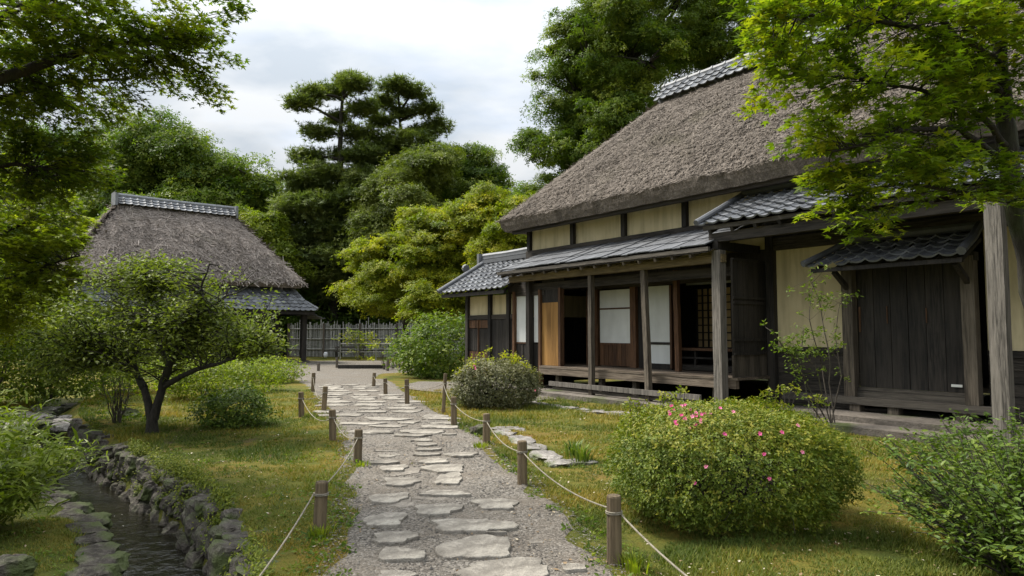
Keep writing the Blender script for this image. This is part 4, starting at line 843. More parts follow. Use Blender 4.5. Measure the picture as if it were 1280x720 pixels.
def T_tuft(n=8, w=0.085):
    V = []; Fc = []
    r = np.random.default_rng(3)
    for i in range(n):
        d = r.normal(size=3); d[1] += 1.1; d[2] = abs(d[2]) * 0.7 + .2; d /= np.linalg.norm(d); s = np.cross(d, [0.3, 0.1, 1]); s /= np.linalg.norm(s); k = len(V)
        V += [s * -w, s * w, d * 1.0]; Fc.append([k, k + 1, k + 2])
    return np.array(V), [np.array(Fc)]
def T_clump(n=4, w=.55, seed=5):
    """a few leaves sharing a twig, for crowns far away"""
    V = []; Fc = []; r = np.random.default_rng(seed)
    for i in range(n):
        a = r.uniform(0, 6.28); d = np.array([math.cos(a), math.sin(a), r.uniform(-.3, .5)]); s = np.array([-math.sin(a), math.cos(a), r.uniform(-.3, .3)]); o = d * 0.12; k = len(V)
        V += [o, o + d * .45 + s * w * .3, o + d * .9 - np.array([0, 0, .1]), o + d * .45 - s * w * .3]; Fc.append([k, k + 1, k + 2, k + 3])
    return np.array(V), [np.array(Fc)]
def scatter(mb, tpl, pos, size, up=1.0, out=None, outw=0.6, rnd=0.5, val=None, fwd=None):
    tv, tf = tpl; n = len(pos)
    nr = np.array([0, 0, 1.0]) * up + rng.normal(0, rnd, (n, 3))
    if out is not None: nr = nr + out * outw
    nr /= np.linalg.norm(nr, axis=1, keepdims=True); f = rng.normal(0, 1, (n, 3))
    if fwd is not None: f = fwd + f * 0.45
    f -= nr * (f * nr).sum(1, keepdims=True); f /= np.linalg.norm(f, axis=1, keepdims=True) + 1e-9; s = np.cross(f, nr)
    B = np.stack([s, f, nr], 1); size = np.broadcast_to(size, (n,))
    v = np.einsum('kc,ncd->nkd', tv, B) * size[:, None, None] + pos[:, None]
    K = len(tv); val = rng.random(n) if val is None else val
    fs = [(t[None] + (np.arange(n) * K)[:, None, None]).reshape(-1, t.shape[1]) for t in tf]
    mb.add(v.reshape(-1, 3), fs, np.repeat(val, K))
def limb(mb, a, b, r0, r1, wob=0.08, n=8, sides=6, sagup=0.0):
    a = np.array(a, float); b = np.array(b, float); L = np.linalg.norm(b - a); t = np.linspace(0, 1, n)
    pth = a + (b - a) * t[:, None]; w = np.cumsum(rng.normal(0, 1, (n, 3)), 0); w -= w[0]; w -= w[-1] * t[:, None]; pth = pth + w * wob * L / n ** 0.5 * 0.6; pth[:, 2] += sagup * L * 4 * t * (1 - t)
    mb.tube(pth, np.linspace(r0, r1, n), sides, rng.random(), cap=False); return pth
def sphere_dir(n):
    d = rng.normal(size=(n, 3)); return d / np.linalg.norm(d, axis=1, keepdims=True)
def crown(lobes, leaf, tpl, ncl, per, clr, flat=0.5, lsz=0.1, gap=0.0, seed=1, bright=0.35, shell=0.55, up=0.8, outw=0.6, tm=None, branch_r=0.02, bfrac=0.5, floor=0.15, hub=None, nsc=0.5, sides=4, fwdout=False):
    """lobes: [(centre, (rx, ry, rz), weight)]; leaf clusters in each; returns leaf MB. Branches go into tm."""
    mb = MB(); wsum = sum(l[2] for l in lobes)
    for c, r_, w in lobes:
        c = np.array(c, float); r_ = np.array(r_, float); n = int(ncl * w / wsum); d = sphere_dir(n); rad = shell + (1 - shell) * rng.random(n) ** 0.6
        rad *= 0.66 + 0.70 * fbm(d * 1.0 + c * .37 + seed, 2.9, seed)
        cc = c + d * rad[:, None] * r_; k = (cc[:, 2] > floor)
        if gap > 0: k &= fbm(cc, nsc, seed + 9, 2) > gap
        cc = cc[k]; dd = d[k]
        if tm is not None:
            h = np.array(hub if hub is not None else c) if not isinstance(hub, str) else c
            hb = c - np.array([0, 0, r_[2] * 0.25])
            for q in cc[rng.random(len(cc)) < bfrac]:
                st = hb + (q - hb) * rng.uniform(0.0, 0.25); limb(tm, st, q, branch_r, branch_r * 0.22, 0.12, 6, sides, 0.04)
        m = len(cc); off = np.clip(rng.normal(0, 0.5, (m, per, 3)), -.95, .95) * clr * rng.uniform(0.6, 1.35, (m, 1, 1)); off[..., 2] *= flat
        off[..., 2] -= (off[..., 0] ** 2 + off[..., 1] ** 2) * 0.25 / max(clr, .05)
        pos = (cc[:, None] + off).reshape(-1, 3); out = np.repeat(dd, per, 0); lf = off / (np.linalg.norm(off, axis=2, keepdims=True) + 1e-6)
        out2 = out * 0.7 + lf.reshape(-1, 3) * 0.5
        tone = np.clip(np.repeat(rng.normal(0.45, 0.22, m), per) + rng.normal(0, 0.16, m * per) + bright * 0.0, 0, 1)
        scatter(mb, tpl, pos, lsz * rng.uniform(0.65, 1.25, m * per), up, out2, outw, 0.45, tone, fwd=lf.reshape(-1, 3) * 0.8 + out * 0.4 if fwdout else None)
    return mb
FAR = 2.1
def tree(name, base, label, cat, lobes, trunk_r, forks, leafm, tpl, ncl, per, clr, lsz, barkm='bark', group=None, trunk_pts=None, **k):
    root = empty(name, base); tag(root, label, cat, group); tm = MB(); base = np.array([float(c) for c in base])
    tp = trunk_pts if trunk_pts is not None else [base, base + [0, 0, (lobes[0][0][2] - base[2]) * 0.55], np.array(lobes[0][0])]
    tp = [np.array(q, float) for q in tp]; seg_ = []
    for i in range(len(tp) - 1):
        f0 = 1 - 0.75 * i / (len(tp) - 1); f1 = 1 - 0.75 * (i + 1) / (len(tp) - 1); seg_.append(limb(tm, tp[i] - ([0, 0, .15] if i == 0 else [0, 0, 0]), tp[i + 1], trunk_r * f0 * (1.15 if i == 0 else 1), trunk_r * f1, 0.05, 8, 8))
    allp = np.concatenate(seg_)
    for c, r_, w in lobes[forks:]:
        c = np.array(c, float); z = min(c[2] - 0.3 * np.linalg.norm(c[:2] - base[:2]), allp[:, 2].max()); i = np.argmin(abs(allp[:, 2] - max(z, allp[:, 2].min() + 0.35 * (allp[:, 2].max() - allp[:, 2].min()))))
        limb(tm, allp[i], c, trunk_r * 0.5, trunk_r * 0.14, 0.12, 9, 6, 0.05)
    sub_ = []
    for c, r_, w in lobes:
        c = np.array(c, float); r_ = np.array(r_, float); sub_.append((c, r_ * .78, w * .35))
        for d_ in sphere_dir(9): f_ = rng.uniform(.26, .46); sub_.append((c + d_ * r_ * rng.uniform(.62, .86), r_ * f_, w * f_ * .25))
    lobes = sub_; lm = crown(lobes, None, tpl, int(ncl * 1.25), int(per * 1.9), clr * .9, lsz=lsz * .62, tm=tm, **k)
    build('trunk', tm, M[barkm], root, loc=base, smooth=True); build('crown', lm, M[leafm], root, loc=base); return root
def lobe(px, py, D, rx, ry, rd=None, w=None):
    """a crown lobe given by where its centre stands and its half sizes in photo pixels at that distance"""
    c = P(px, py, D); a = rx * D / F; b = ry * D / F; return (c, (a, rd if rd else a, b), w if w else a * b)

TS, TD, TM, TT, TC = T_simple(), T_diamond(), T_maple(), T_tuft(), T_clump()
# -- far trees
bgk = dict(gap=0.30, branch_r=0.09, bfrac=0.22, shell=0.5, flat=0.5)
BG = 'trees behind the small house'
tree('broadleaf_tree', (*P(235, 452, 52)[:2], 0), 'round dark green broadleaf tree rising right above the small house ridge', 'tree', [lobe(235, 215, 52, 62, 58), lobe(190, 190, 52, 48, 46), lobe(290, 240, 51, 52, 44), lobe(245, 290, 50, 85, 55), lobe(160, 240, 52, 50, 60)], 0.45, 1, 'lf_mid', TC, 560, 44, 1.35, 0.50, group=BG, **bgk)
tree('broadleaf_tree', (*P(120, 455, 56)[:2], 0), 'dark tree behind the left end of the small house roof', 'tree', [lobe(110, 250, 56, 70, 70), lobe(60, 200, 56, 60, 60), lobe(150, 190, 56, 40, 40), lobe(100, 340, 56, 90, 60)], 0.45, 1, 'lf_dark', TC, 480, 44, 1.4, 0.52, group=BG, **bgk)
tree('broadleaf_tree', (*P(330, 455, 54)[:2], 0), 'green tree between the small house and the tall pine', 'tree', [lobe(325, 268, 54, 42, 42), lobe(305, 230, 54, 30, 24), lobe(335, 330, 53, 50, 55), lobe(300, 340, 53, 50, 50)], 0.35, 1, 'lf_mid', TC, 380, 44, 1.2, 0.46, group=BG, **bgk)
tree('young_tree', (*P(345, 452, 44)[:2], 0), 'small lime-tinted tree just right of the small house roof', 'tree', [lobe(335, 300, 44, 30, 32), lobe(352, 335, 43, 24, 26), lobe(315, 275, 44, 18, 14)], 0.14, 1, 'lf_yellow', TC, 170, 40, 0.8, 0.34, gap=0.36, branch_r=0.03, bfrac=0.3)
tree('broadleaf_tree', (*P(-60, 455, 50)[:2], 0), 'dark tree at the far left edge of the wood', 'tree', [lobe(-40, 250, 50, 100, 100), lobe(-70, 350, 48, 110, 80), lobe(20, 380, 50, 60, 50)], 0.45, 1, 'lf_dark', TC, 420, 44, 1.4, 0.5, group=BG, **bgk)
# -- tall pines: tiers of needle pads on bare limbs
def pine(px, D, tiers, label, tr, top, seed):
    base = np.array([*P(px[0], 452, D)[:2], 0.0]); root = empty('pine_tree', base); tag(root, label, 'pine tree', 'tall pines beyond the yard'); tm = MB(); lm = MB()
    tp = [base] + [P(x, y, D) for x, y in px[1]]; pts = []
    for i in range(len(tp) - 1): pts.append(limb(tm, tp[i], tp[i + 1], tr * (1 - .8 * i / (len(tp) - 1)), tr * (1 - .8 * (i + 1) / (len(tp) - 1)), 0.04, 7, 8))
    pts = np.concatenate(pts)
    for (x, y, rx, ry, n) in tiers:
        c = P(x, y, D) + np.array([0, rng.uniform(-1.8, 1.8), 0]); rxm = rx * 1.2 * D / F; rym = ry * 1.1 * D / F; n = int(n * 1.6)
        i = np.argmin(np.linalg.norm(pts - (c + [0, 0, -0.25 * abs(c[0] - base[0])]), axis=1)); limb(tm, pts[i], c - [0, 0, rym * .3], tr * .34, tr * .1, 0.10, 8, 5, 0.05)
        m = n; d = sphere_dir(m); rr = rng.random(m) ** .45; q = c + d * rr[:, None] * np.array([rxm, rxm * 1.0, rym])
        for e in q[::4]: limb(tm, c - [0, 0, rym * .3], e, tr * .09, tr * .03, 0.1, 5, 4)
        per = 30; off = np.clip(rng.normal(0, 1, (m, per, 3)), -1.9, 1.9) * np.array([.36, .36, .2]); pos = (q[:, None] + off).reshape(-1, 3)
        tone = np.clip(np.repeat(rng.normal(.45, .18, m), per) + rng.normal(0, .12, m * per), 0, 1)
        scatter(lm, TT, pos, rng.uniform(.24, .42, m * per), 1.2, off.reshape(-1, 3), .4, .35, tone)
    build('trunk', tm, M['barkdark'], root, loc=base, smooth=True); build('crown', lm, M['lf_pine'], root, loc=base)
pine((415, [(424, 330), (426, 200), (430, 110)]), 48, [(434, 101, 15, 6, 16), (410, 108, 15, 6, 15), (452, 115, 16, 6, 16), (395, 122, 11, 5, 10), (382, 138, 14, 5, 12), (415, 140, 12, 5, 9), (455, 138, 15, 6, 14), (400, 168, 18, 6, 16), (448, 166, 18, 6, 16), (386, 196, 20, 7, 20), (425, 190, 16, 6, 12), (458, 196, 20, 7, 20), (382, 235, 30, 13, 40), (460, 228, 28, 12, 34), (405, 220, 30, 10, 30), (450, 255, 36, 14, 44), (398, 250, 38, 14, 44),  (425, 240, 44, 13, 44), (400, 268, 46, 14, 48), (440, 285, 50, 16, 50), (390, 305, 46, 16, 50), (430, 330, 56, 18, 56), (395, 350, 46, 18, 50), (375, 275, 20, 14, 24), (440, 370, 50, 18, 46)],
     'tallest dark pine with tiered branches, left of the pair above the yard', 0.42, 97, 1)
pine((500, [(500, 330), (500, 210), (499, 140)]), 51, [(500, 117, 16, 6, 15), (520, 123, 15, 6, 14), (480, 126, 14, 5, 12), (537, 137, 13, 5, 11), (506, 140, 14, 5, 10), (547, 155, 13, 6, 12), (478, 155, 16, 6, 14), (528, 164, 18, 6, 16), (500, 186, 44, 12, 50), (470, 200, 30, 11, 30), (540, 192, 24, 10, 26), (480, 220, 36, 12, 36), (530, 215, 36, 12, 34), (500, 250, 50, 16, 44), (500, 300, 50, 18, 44)],
     'second dark pine with a flat open top, right of the tallest pine', 0.38, 112, 2)
tree('broadleaf_tree', (*P(505, 452, 45)[:2], 0), 'grey-green feathery tree in front of the two pines', 'tree', [lobe(510, 225, 45, 52, 36), lobe(545, 205, 45, 34, 26), lobe(478, 255, 45, 34, 36), lobe(520, 275, 44, 60, 44), lobe(470, 300, 44, 36, 40)], 0.35, 1, 'lf_olive', TC, 480, 46, 0.95, 0.34, group='trees beyond the yard', **bgk)
tree('broadleaf_tree', (*P(600, 452, 50)[:2], 0), 'green tree with an open top, right of the pines against the sky', 'tree', [lobe(595, 195, 50, 24, 22), lobe(578, 215, 50, 30, 28), lobe(620, 222, 50, 22, 18), lobe(595, 250, 50, 55, 38), lobe(660, 260, 48, 40, 26), lobe(610, 320, 50, 70, 50)], 0.32, 1, 'lf_mid', TC, 400, 42, 0.95, 0.38, group='trees beyond the yard', gap=0.30, branch_r=0.07, bfrac=0.3, shell=0.5, flat=0.45)
tree('bright_tree', (*P(508, 452, 36)[:2], 0), 'bright yellow-green tree left of the farmhouse, with a thin dark trunk', 'tree', [lobe(560, 305, 32, 70, 46), lobe(500, 335, 33, 62, 38), lobe(600, 268, 31, 50, 30), lobe(455, 325, 34, 30, 18), lobe(540, 280, 32, 40, 24), lobe(645, 262, 30, 40, 22), lobe(480, 372, 33, 56, 24), lobe(550, 370, 31, 60, 34), lobe(640, 310, 29, 50, 40)], 0.17, 1, 'lf_lime', TC, 820, 46, 0.62, 0.235, barkm='barkdark', gap=0.28, branch_r=0.035, bfrac=0.35, shell=0.55, flat=0.35, up=1.0,
     trunk_pts=[(*P(508, 452, 36)[:2], 0), P(506, 410, 35.5), P(512, 370, 34), P(550, 320, 32)])
tree('great_tree', (*P(800, 430, 40)[:2], 0), 'huge dark green broadleaf tree rising behind the farmhouse roof', 'tree', [lobe(790, 60, 38, 105, 75), lobe(720, 110, 38, 58, 55), lobe(690, 175, 38, 44, 40), lobe(735, 190, 37, 55, 45), lobe(830, 20, 38, 90, 70), lobe(900, 50, 39, 60, 70), lobe(740, 40, 38, 50, 44), lobe(760, 140, 37, 70, 55), lobe(800, -70, 38, 110, 70), lobe(900, -40, 39, 80, 60), lobe(700, 235, 37, 45, 25)], 0.6, 1, 'lf_mid', TC, 1250, 46, 0.85, 0.30, barkm='barkdark', gap=0.31, branch_r=0.09, bfrac=0.25, shell=0.5, flat=0.4, nsc=0.45)
tree('broadleaf_tree', (*P(1150, 430, 42)[:2], 0), 'dark tree behind the farmhouse ridge at the right', 'tree', [lobe(1060, -30, 42, 110, 90), lobe(1200, -60, 42, 130, 90), lobe(1250, 60, 44, 120, 90)], 0.5, 1, 'lf_mid', TC, 420, 44, 1.3, 0.46, **bgk)
tree('broadleaf_tree', (*P(390, 455, 58)[:2], 0), 'dark evergreen deep in the wood behind the fence', 'tree', [lobe(390, 350, 58, 60, 80), lobe(460, 360, 58, 70, 70), lobe(560, 370, 56, 80, 60)], 0.4, 1, 'lf_dark', TC, 520, 46, 1.2, 0.46, group='trees beyond the yard', **bgk)
# woodland undergrowth that closes the view beyond the fence
mb = MB(); n = 2600; x = rng.uniform(-55, 30, n); y = rng.uniform(47, 58, n); z = rng.random(n) ** 0.8 * 5.2; cc = np.stack([x, y, z], 1); off = rng.normal(0, .55, (n, 26, 3)); scatter(mb, TC, (cc[:, None] + off).reshape(-1, 3), rng.uniform(.3, .55, n * 26), .8, None, 0, .5, np.clip(np.repeat(rng.normal(.35, .2, n), 26), 0, 1))
tag(build('undergrowth', mb, M['lf_dark']), kind='stuff')
# -- shrubs in the yard and around the small house
def bush(name, pos, size, label, mat, n, leaf, tpl=TS, cat='shrub', group=None, flat=.5, clr=.2, stems=8, per=16, up=.9, shell=.6, sides=4, gap=0, rag=.0, val=None, sr=0.012):
    pos = np.array([float(c) for c in pos]); root = empty(name, pos); tag(root, label, cat, group); tm = MB(); w, d, h = size
    c = pos + [0, 0, h * .45]; lb = [(c, (w / 2, d / 2, h * .55), 1.0)]
    if rag:
        for i in range(5): a = rng.uniform(0, 6.28); lb.append((c + [math.cos(a) * w * .3, math.sin(a) * d * .3, h * rng.uniform(-.1, .35)], (w * .25, d * .25, h * .3), .18))
    lm = crown(lb, None, tpl, n // per, per, clr, lsz=leaf, flat=flat, up=up, shell=shell, gap=gap, floor=pos[2] + 0.02, seed=int(abs(pos[0] * 7)) + 3, nsc=2.0)
    for i in range(stems):
        a = rng.uniform(0, 6.28); e = pos + [math.cos(a) * w * .36 * rng.random(), math.sin(a) * d * .36 * rng.random(), h * rng.uniform(.6, .95)]; b = limb(tm, pos + [math.cos(a) * .06, math.sin(a) * .06, -.03], e, sr, sr * .35, .12, 7, 5)
        for q in b[3:]: limb(tm, q, q + rng.normal(0, 1, 3) * np.array([w, d, h * .5]) * .12, sr * .45, sr * .15, .12, 4, 4)
    build('stems', tm, M['bark'], root, loc=pos); build('foliage', lm, M[mat], root, loc=pos); return root
bush('round_shrub', G(560, 472), (3.6, 2.6, 2.35), 'broad dark leafy shrub against the far end of the farmhouse wing', 'lf_mid', 9000, .13, clr=.35, flat=.4)
bush('round_shrub', G(531, 468), (1.9, 1.6, 1.5), 'smaller round green shrub left of the broad dark one', 'lf_mid', 5000, .12, clr=.3, flat=.4)
bush('yard_shrub', G(448, 450), (2.4, 0.9, 1.75), 'pale yellow-green shrub before the bamboo fence, behind the low rail', 'lf_lime', 900, .15, gap=.42, clr=.3, rag=1)
bush('yard_shrub', G(482, 462), (1.6, 0.5, 1.5), 'wispy yellow-green shrub by the sill at the yard edge', 'lf_lime', 240, .15, gap=.45, clr=.25)
L_ = 'leafy shrubs left of the garden tree'
bush('wild_shrub', G(60, 500), (3.2, 2.2, 2.5), 'loose dark shrub behind the shallows at the left', 'lf_shade', 9000, .10, group=L_, clr=.35, rag=1, sr=.02)
bush('wild_shrub', G(-10, 505), (3.4, 2.6, 3.4), 'tall leafy shrub on the left edge of the photo', 'lf_shade', 11000, .10, group=L_, clr=.35, rag=1, sr=.02)
bush('wild_shrub', G(125, 492), (3.0, 2.2, 1.9), 'feathery green shrub behind the bare-stemmed one', 'lf_yellow', 8000, .09, group=L_, clr=.3, rag=1)
bush('bare_shrub', G(147, 528), (1.1, 1.0, 0.95), 'small shrub with dark bare stems left of the twin trunks', 'lf_shade', 900, .06, clr=.15, stems=14, gap=.4, sr=.014)
bush('round_shrub', G(292, 533), (1.25, 1.1, 0.66), 'low glossy green shrub right of the twin-trunk tree', 'lf_box', 5200, .065, clr=.13, flat=.5)
for i, (px, py, w_, h_, lab) in enumerate([(255, 500, 2.0, 1.0, 'bright low shrub just behind the twin-trunk tree'), (310, 490, 2.2, 0.9, 'bright low shrub between the glossy shrub and the yard'), (345, 478, 1.9, 0.85, 'bright low shrub nearest the far left rope posts'), (205, 486, 2.4, 1.1, 'bright low shrub seen between the two trunks'), (290, 474, 3.0, 1.2, 'bright low shrub under the small house wall')]):
    bush('low_shrub', G(px, py), (w_, w_ * .7, h_), lab, 'lf_yellow', 3600, .085, group='bright low shrubs behind the garden tree', clr=.22, rag=1, stems=6)
# -- garden tree with twin trunk
b0 = G(191, 541); b0[2] = height(b0[0], b0[1]); root = empty('garden_tree', b0); tag(root, 'small twin-trunk garden tree with a wide low crown before the small house', 'tree'); tm = MB(); lm = MB()
D0 = b0[1]
def pp(px, py, dd=0.0): return P(px, py, D0 + dd)
fork = pp(192, 508); 
a1 = limb(tm, b0 - [0, 0, .15], pp(190, 518), .115, .07, .02, 6, 10); 
l1 = np.concatenate([limb(tm, pp(189, 524), pp(180, 485, .1), .068, .055, .04, 7, 8), limb(tm, pp(180, 485, .1), pp(168, 462, .2), .065, .05, .05, 6, 8), limb(tm, pp(168, 462, .2), pp(128, 452, .3), .05, .032, .07, 7, 7), limb(tm, pp(128, 452, .3), pp(85, 425, .5), .032, .014, .1, 7, 6)])
l2 = np.concatenate([limb(tm, pp(192, 524), pp(203, 485), .075, .06, .03, 7, 8), limb(tm, pp(203, 485), pp(212, 455, -.1), .07, .055, .03, 6, 8), limb(tm, pp(212, 455, -.1), pp(240, 400, -.4), .05, .03, .07, 8, 7), limb(tm, pp(240, 400, -.4), pp(262, 330, -.5), .03, .010, .08, 8, 6)])
l3 = np.concatenate([limb(tm, pp(204, 484), pp(232, 468, -.3), .05, .04, .04, 6, 7), limb(tm, pp(232, 468, -.3), pp(268, 456, -.6), .04, .028, .05, 6, 6), limb(tm, pp(268, 456, -.6), pp(320, 440, -.7), .028, .010, .08, 8, 6)])
l4 = np.concatenate([limb(tm, pp(180, 487, .1), pp(160, 440, .9), .045, .03, .06, 7, 7), limb(tm, pp(160, 440, .9), pp(150, 360, 1.1), .03, .010, .1, 8, 6)])
l5 = np.concatenate([limb(tm, pp(212, 457), pp(190, 400, .6), .045, .025, .06, 7, 7), limb(tm, pp(190, 400, .6), pp(200, 330, .4), .025, .009, .1, 7, 6)])
l6 = limb(tm, pp(240, 400, -.4), pp(318, 352, -.8), .022, .006, .1, 8, 5)
for k in range(6): limb(tm, l6[3 + k % 4], l6[3 + k % 4] + np.array([rng.uniform(-.1, .45), 0, rng.uniform(.2, .5)]), .008, .003, .1, 6, 4)
sk = np.concatenate([l1[6:], l2[8:], l3[6:], l4[5:], l5[4:]])
lobs = [(pp(200, 395, .1), (1.75, 1.5, .95), 1.5), (pp(125, 420, .3), (1.0, 1.1, .60), .65), (pp(280, 410, -.3), (.95, 1.1, .62), .65), (pp(190, 345, .2), (1.2, 1.0, .36), .45), (pp(320, 425, -.6), (.55, .6, .3), .18), (pp(90, 455, .4), (.7, .8, .35), .25), (pp(215, 440, .7), (1.3, .8, .35), .35), (pp(330, 372, -.7), (.4, .5, .12), .025), (pp(262, 312, -.5), (.35, .4, .16), .03)]
for c, r_, w in lobs:
    n = int(300 * w); d = sphere_dir(n); q = c + d * (rng.random(n) ** .5)[:, None] * np.array(r_); q = q[fbm(q, 1.4, 77, 2) > .40]
    for e in q:
        i = np.argmin(np.linalg.norm(sk - e, axis=1) + rng.uniform(0, .35, len(sk))); b = limb(tm, sk[i], e, .011, .003, .14, 7, 4, .03)
        m = 30; t = rng.random(m) ** .5; idx = np.clip((t * 6.99).astype(int), 1, 6); pos = b[idx] + rng.normal(0, .085, (m, 3)) * [1, 1, .6]
        scatter(lm, TS, pos, rng.uniform(.05, .085, m), 1.0, None, 0, .55, np.clip(rng.normal(.45, .2) + rng.normal(0, .15, m), 0, 1))
build('trunk', tm, M['barkdark'], root, loc=b0, smooth=True); build('crown', lm, M['lf_olive'], root, loc=b0)

# -- foreground sprays: twigs carrying flat fans of leaves
def sprays(tm, lm, starts, ends, tpl, lsz, nl, tw=.006, spread=.12, seed=0, tone=.45):
    for a, e in zip(starts, ends):
        b = limb(tm, a, e, tw, tw * .3, .10, 8, 4, .03); L = np.linalg.norm(e - a); dirx = (e - a) / L; side = np.cross(dirx, [0, 0, 1]); side /= np.linalg.norm(side) + 1e-6
        tn = rng.normal(tone, .2)
        for i in range(3, 8):
            for sgn in (-1, 1):
                q = b[i] + side * sgn * spread * rng.uniform(.6, 1.3) * (1.15 - i / 10) + dirx * spread * .7 + [0, 0, rng.uniform(-.05, .02)]
                limb(tm, b[i], q, tw * .4, tw * .2, .05, 4, 3); m = nl; t = rng.random(m)
                pos = b[i] + (q - b[i]) * (t[:, None] * 1.15) + rng.normal(0, .03, (m, 3)); pos[:, 2] -= .01
                scatter(lm, tpl, pos, lsz * rng.uniform(.6, 1.2, m), 1.3, None, 0, .42, np.clip(tn + rng.normal(0, .16, m), 0, 1), fwd=np.repeat((side * sgn + dirx)[None] * 1.0 + [0, 0, -.3], m, 0))
def spray_tree(root, base, limbs, lobes, mat, tpl, lsz, n, nl, barkm, seed, spread=.13, tone=.45, thr=.38, dens=1.0):
    tm = MB(); lm = MB(); sk = []
    for pts, r0, r1 in limbs:
        pts = [np.array(p, float) for p in pts]; k = len(pts) - 1
        for i in range(k): sk.append(limb(tm, pts[i], pts[i + 1], r0 + (r1 - r0) * i / k, r0 + (r1 - r0) * (i + 1) / k, .05, 9, 8))
    sk = np.concatenate(sk)
    wsum = sum(l[2] for l in lobes)
    for c, r_, w in lobes:
        m = int(n * w / wsum); d = sphere_dir(m); q = np.array(c) + d * (rng.random(m) ** .4)[:, None] * np.array(r_); q = q[fbm(q, 1.5, seed, 2) > thr]
        st = []; en = []
        for e in q:
            i = np.argmin(np.linalg.norm((sk - e) * [1, 1, 1.6], axis=1) + rng.uniform(0, .5, len(sk))); a = sk[i]; v = e - a; L = np.linalg.norm(v)
            if L > .75:
                mid = e - v / L * .6; limb(tm, a, mid, .014 if L > 1.2 else .01, .006, .12, 8, 4, .06); a = mid
            elif L < .25: e = a + v / (L + 1e-6) * .4
            st.append(a); en.append(e)
        sprays(tm, lm, st, en, tpl, lsz, nl, spread=spread, tone=tone)
    build('trunk', tm, M[barkm], root, loc=base, smooth=True); build('crown', lm, M[mat], root, loc=base)
# left canopy (trunk stands outside the frame, beyond the stream)
bA = np.array([-7.6, 6.6, 0.0]); root = empty('canopy_tree', bA); tag(root, 'dark-limbed tree whose leafy canopy overhangs the top left corner', 'tree')
hub = bA + [0.1, 0, 3.0]
spray_tree(root, bA, [([bA - [0, 0, .1], bA + [.05, 0, 1.6], hub], .24, .17), ([hub, P(-60, 120, 6.9), P(20, 92, 7.2), P(110, 62, 7.4), P(190, 48, 7.6)], .10, .02), ([hub, P(-70, 150, 7.6), P(0, 124, 8.0), P(80, 102, 8.3), P(165, 98, 8.6)], .08, .015), ([hub, P(-80, 60, 6.6), P(20, 10, 6.8), P(150, -30, 7.2)], .09, .02), ([hub, P(-60, 210, 7.6), P(20, 205, 8.0), P(70, 215, 8.3)], .05, .012)],
           [lobe(60, 40, 7.2, 130, 70, 1.3), lobe(170, 30, 7.4, 100, 52, 1.1), lobe(245, 45, 7.8, 62, 30, .7, .10), lobe(225, 95, 8.0, 60, 26, .7, .13), lobe(285, 128, 8.1, 32, 14, .5, .02), lobe(100, 110, 8.0, 110, 50, 1.3), lobe(30, 170, 8.0, 80, 60, 1.3), lobe(70, 205, 8.4, 70, 48, 1.0), lobe(285, 8, 7.8, 32, 16, .5, .03), lobe(0, 240, 8.4, 100, 50, 1.2), lobe(-40, 80, 7.6, 90, 110, 1.3)],
           'lf_shade', TM, .066, 680, 5, 'barkdark', 31, .15, .45, .34)
bB = np.array([-12.2, 12.4, 0.0]); root = empty('maple_tree', bB); tag(root, 'yellow-tinged maple below the canopy at the left edge, before the small house', 'tree'); hub = bB + [.3, 0, 2.4]
spray_tree(root, bB, [([bB - [0, 0, .1], hub], .16, .11), ([hub, P(-20, 300, 12.2), P(45, 275, 12), P(90, 265, 12)], .05, .012), ([hub, P(0, 350, 12), P(60, 330, 12), P(100, 320, 11.8)], .05, .012), ([hub, P(-30, 250, 12.5), P(20, 210, 12.5)], .05, .012)],
           [lobe(40, 265, 12, 62, 40, 1.3), lobe(30, 320, 12, 60, 36, 1.3), lobe(50, 370, 12.2, 56, 36, 1.3), lobe(-10, 400, 12.4, 60, 44, 1.3), lobe(0, 230, 12.6, 80, 40, 1.3), lobe(85, 300, 11.8, 26, 20, .6)],
           'lf_yellow', TM, .09, 420, 5, 'barkdark', 41, .17, .68, .3)
# right maple
bM_ = np.array([5.55, 7.0, 0.0]); root = empty('maple_tree', bM_); tag(root, 'fresh green maple overhanging the farmhouse roof at the top right', 'maple tree')
tk = [bM_ - [0, 0, .1], P(1300, 400, 6.9), P(1268, 250, 6.8), P(1256, 150, 6.8), P(1250, 60, 6.8), P(1245, -60, 6.8)]
spray_tree(root, bM_, [(tk, .125, .05), ([P(1256, 120, 6.8), P(1215, 80, 6.5), P(1175, 20, 6.3), P(1140, -50, 6.2)], .05, .025), ([P(1262, 190, 6.8), P(1225, 140, 6.5), P(1170, 118, 6.2), P(1080, 100, 6.0)], .035, .012), ([P(1264, 210, 6.8), P(1200, 160, 6.2), P(1120, 165, 5.9), P(1040, 190, 5.8)], .035, .010), ([P(1268, 250, 6.8), P(1200, 240, 6.4), P(1120, 230, 6.2), P(1060, 245, 6.1)], .03, .010), ([P(1252, 80, 6.8), P(1180, 40, 6.0), P(1080, 20, 5.8), P(970, 20, 5.8)], .035, .012)],
           [lobe(1010, 40, 6.0, 90, 44, .9), lobe(1120, 60, 6.2, 110, 66, 1.1), lobe(1220, 70, 6.5, 90, 80, 1.1), lobe(985, 105, 5.9, 46, 32, .6), lobe(1080, 130, 6.0, 90, 50, .9), lobe(1190, 170, 6.4, 90, 56, .9), lobe(1060, 205, 6.0, 66, 44, .7), lobe(1150, 220, 6.2, 60, 44, .7), lobe(1070, 262, 6.0, 46, 30, .5), lobe(1235, 240, 6.5, 50, 26, .6), lobe(1020, 165, 5.9, 50, 30, .6), lobe(950, 30, 5.9, 34, 30, .6), lobe(1120, -20, 6.2, 160, 40, 1.2), lobe(1270, 0, 6.6, 60, 60, 1.)],
           'lf_maple', TM, .080, 480, 4, 'barkdark', 51, .14, .5, .36)

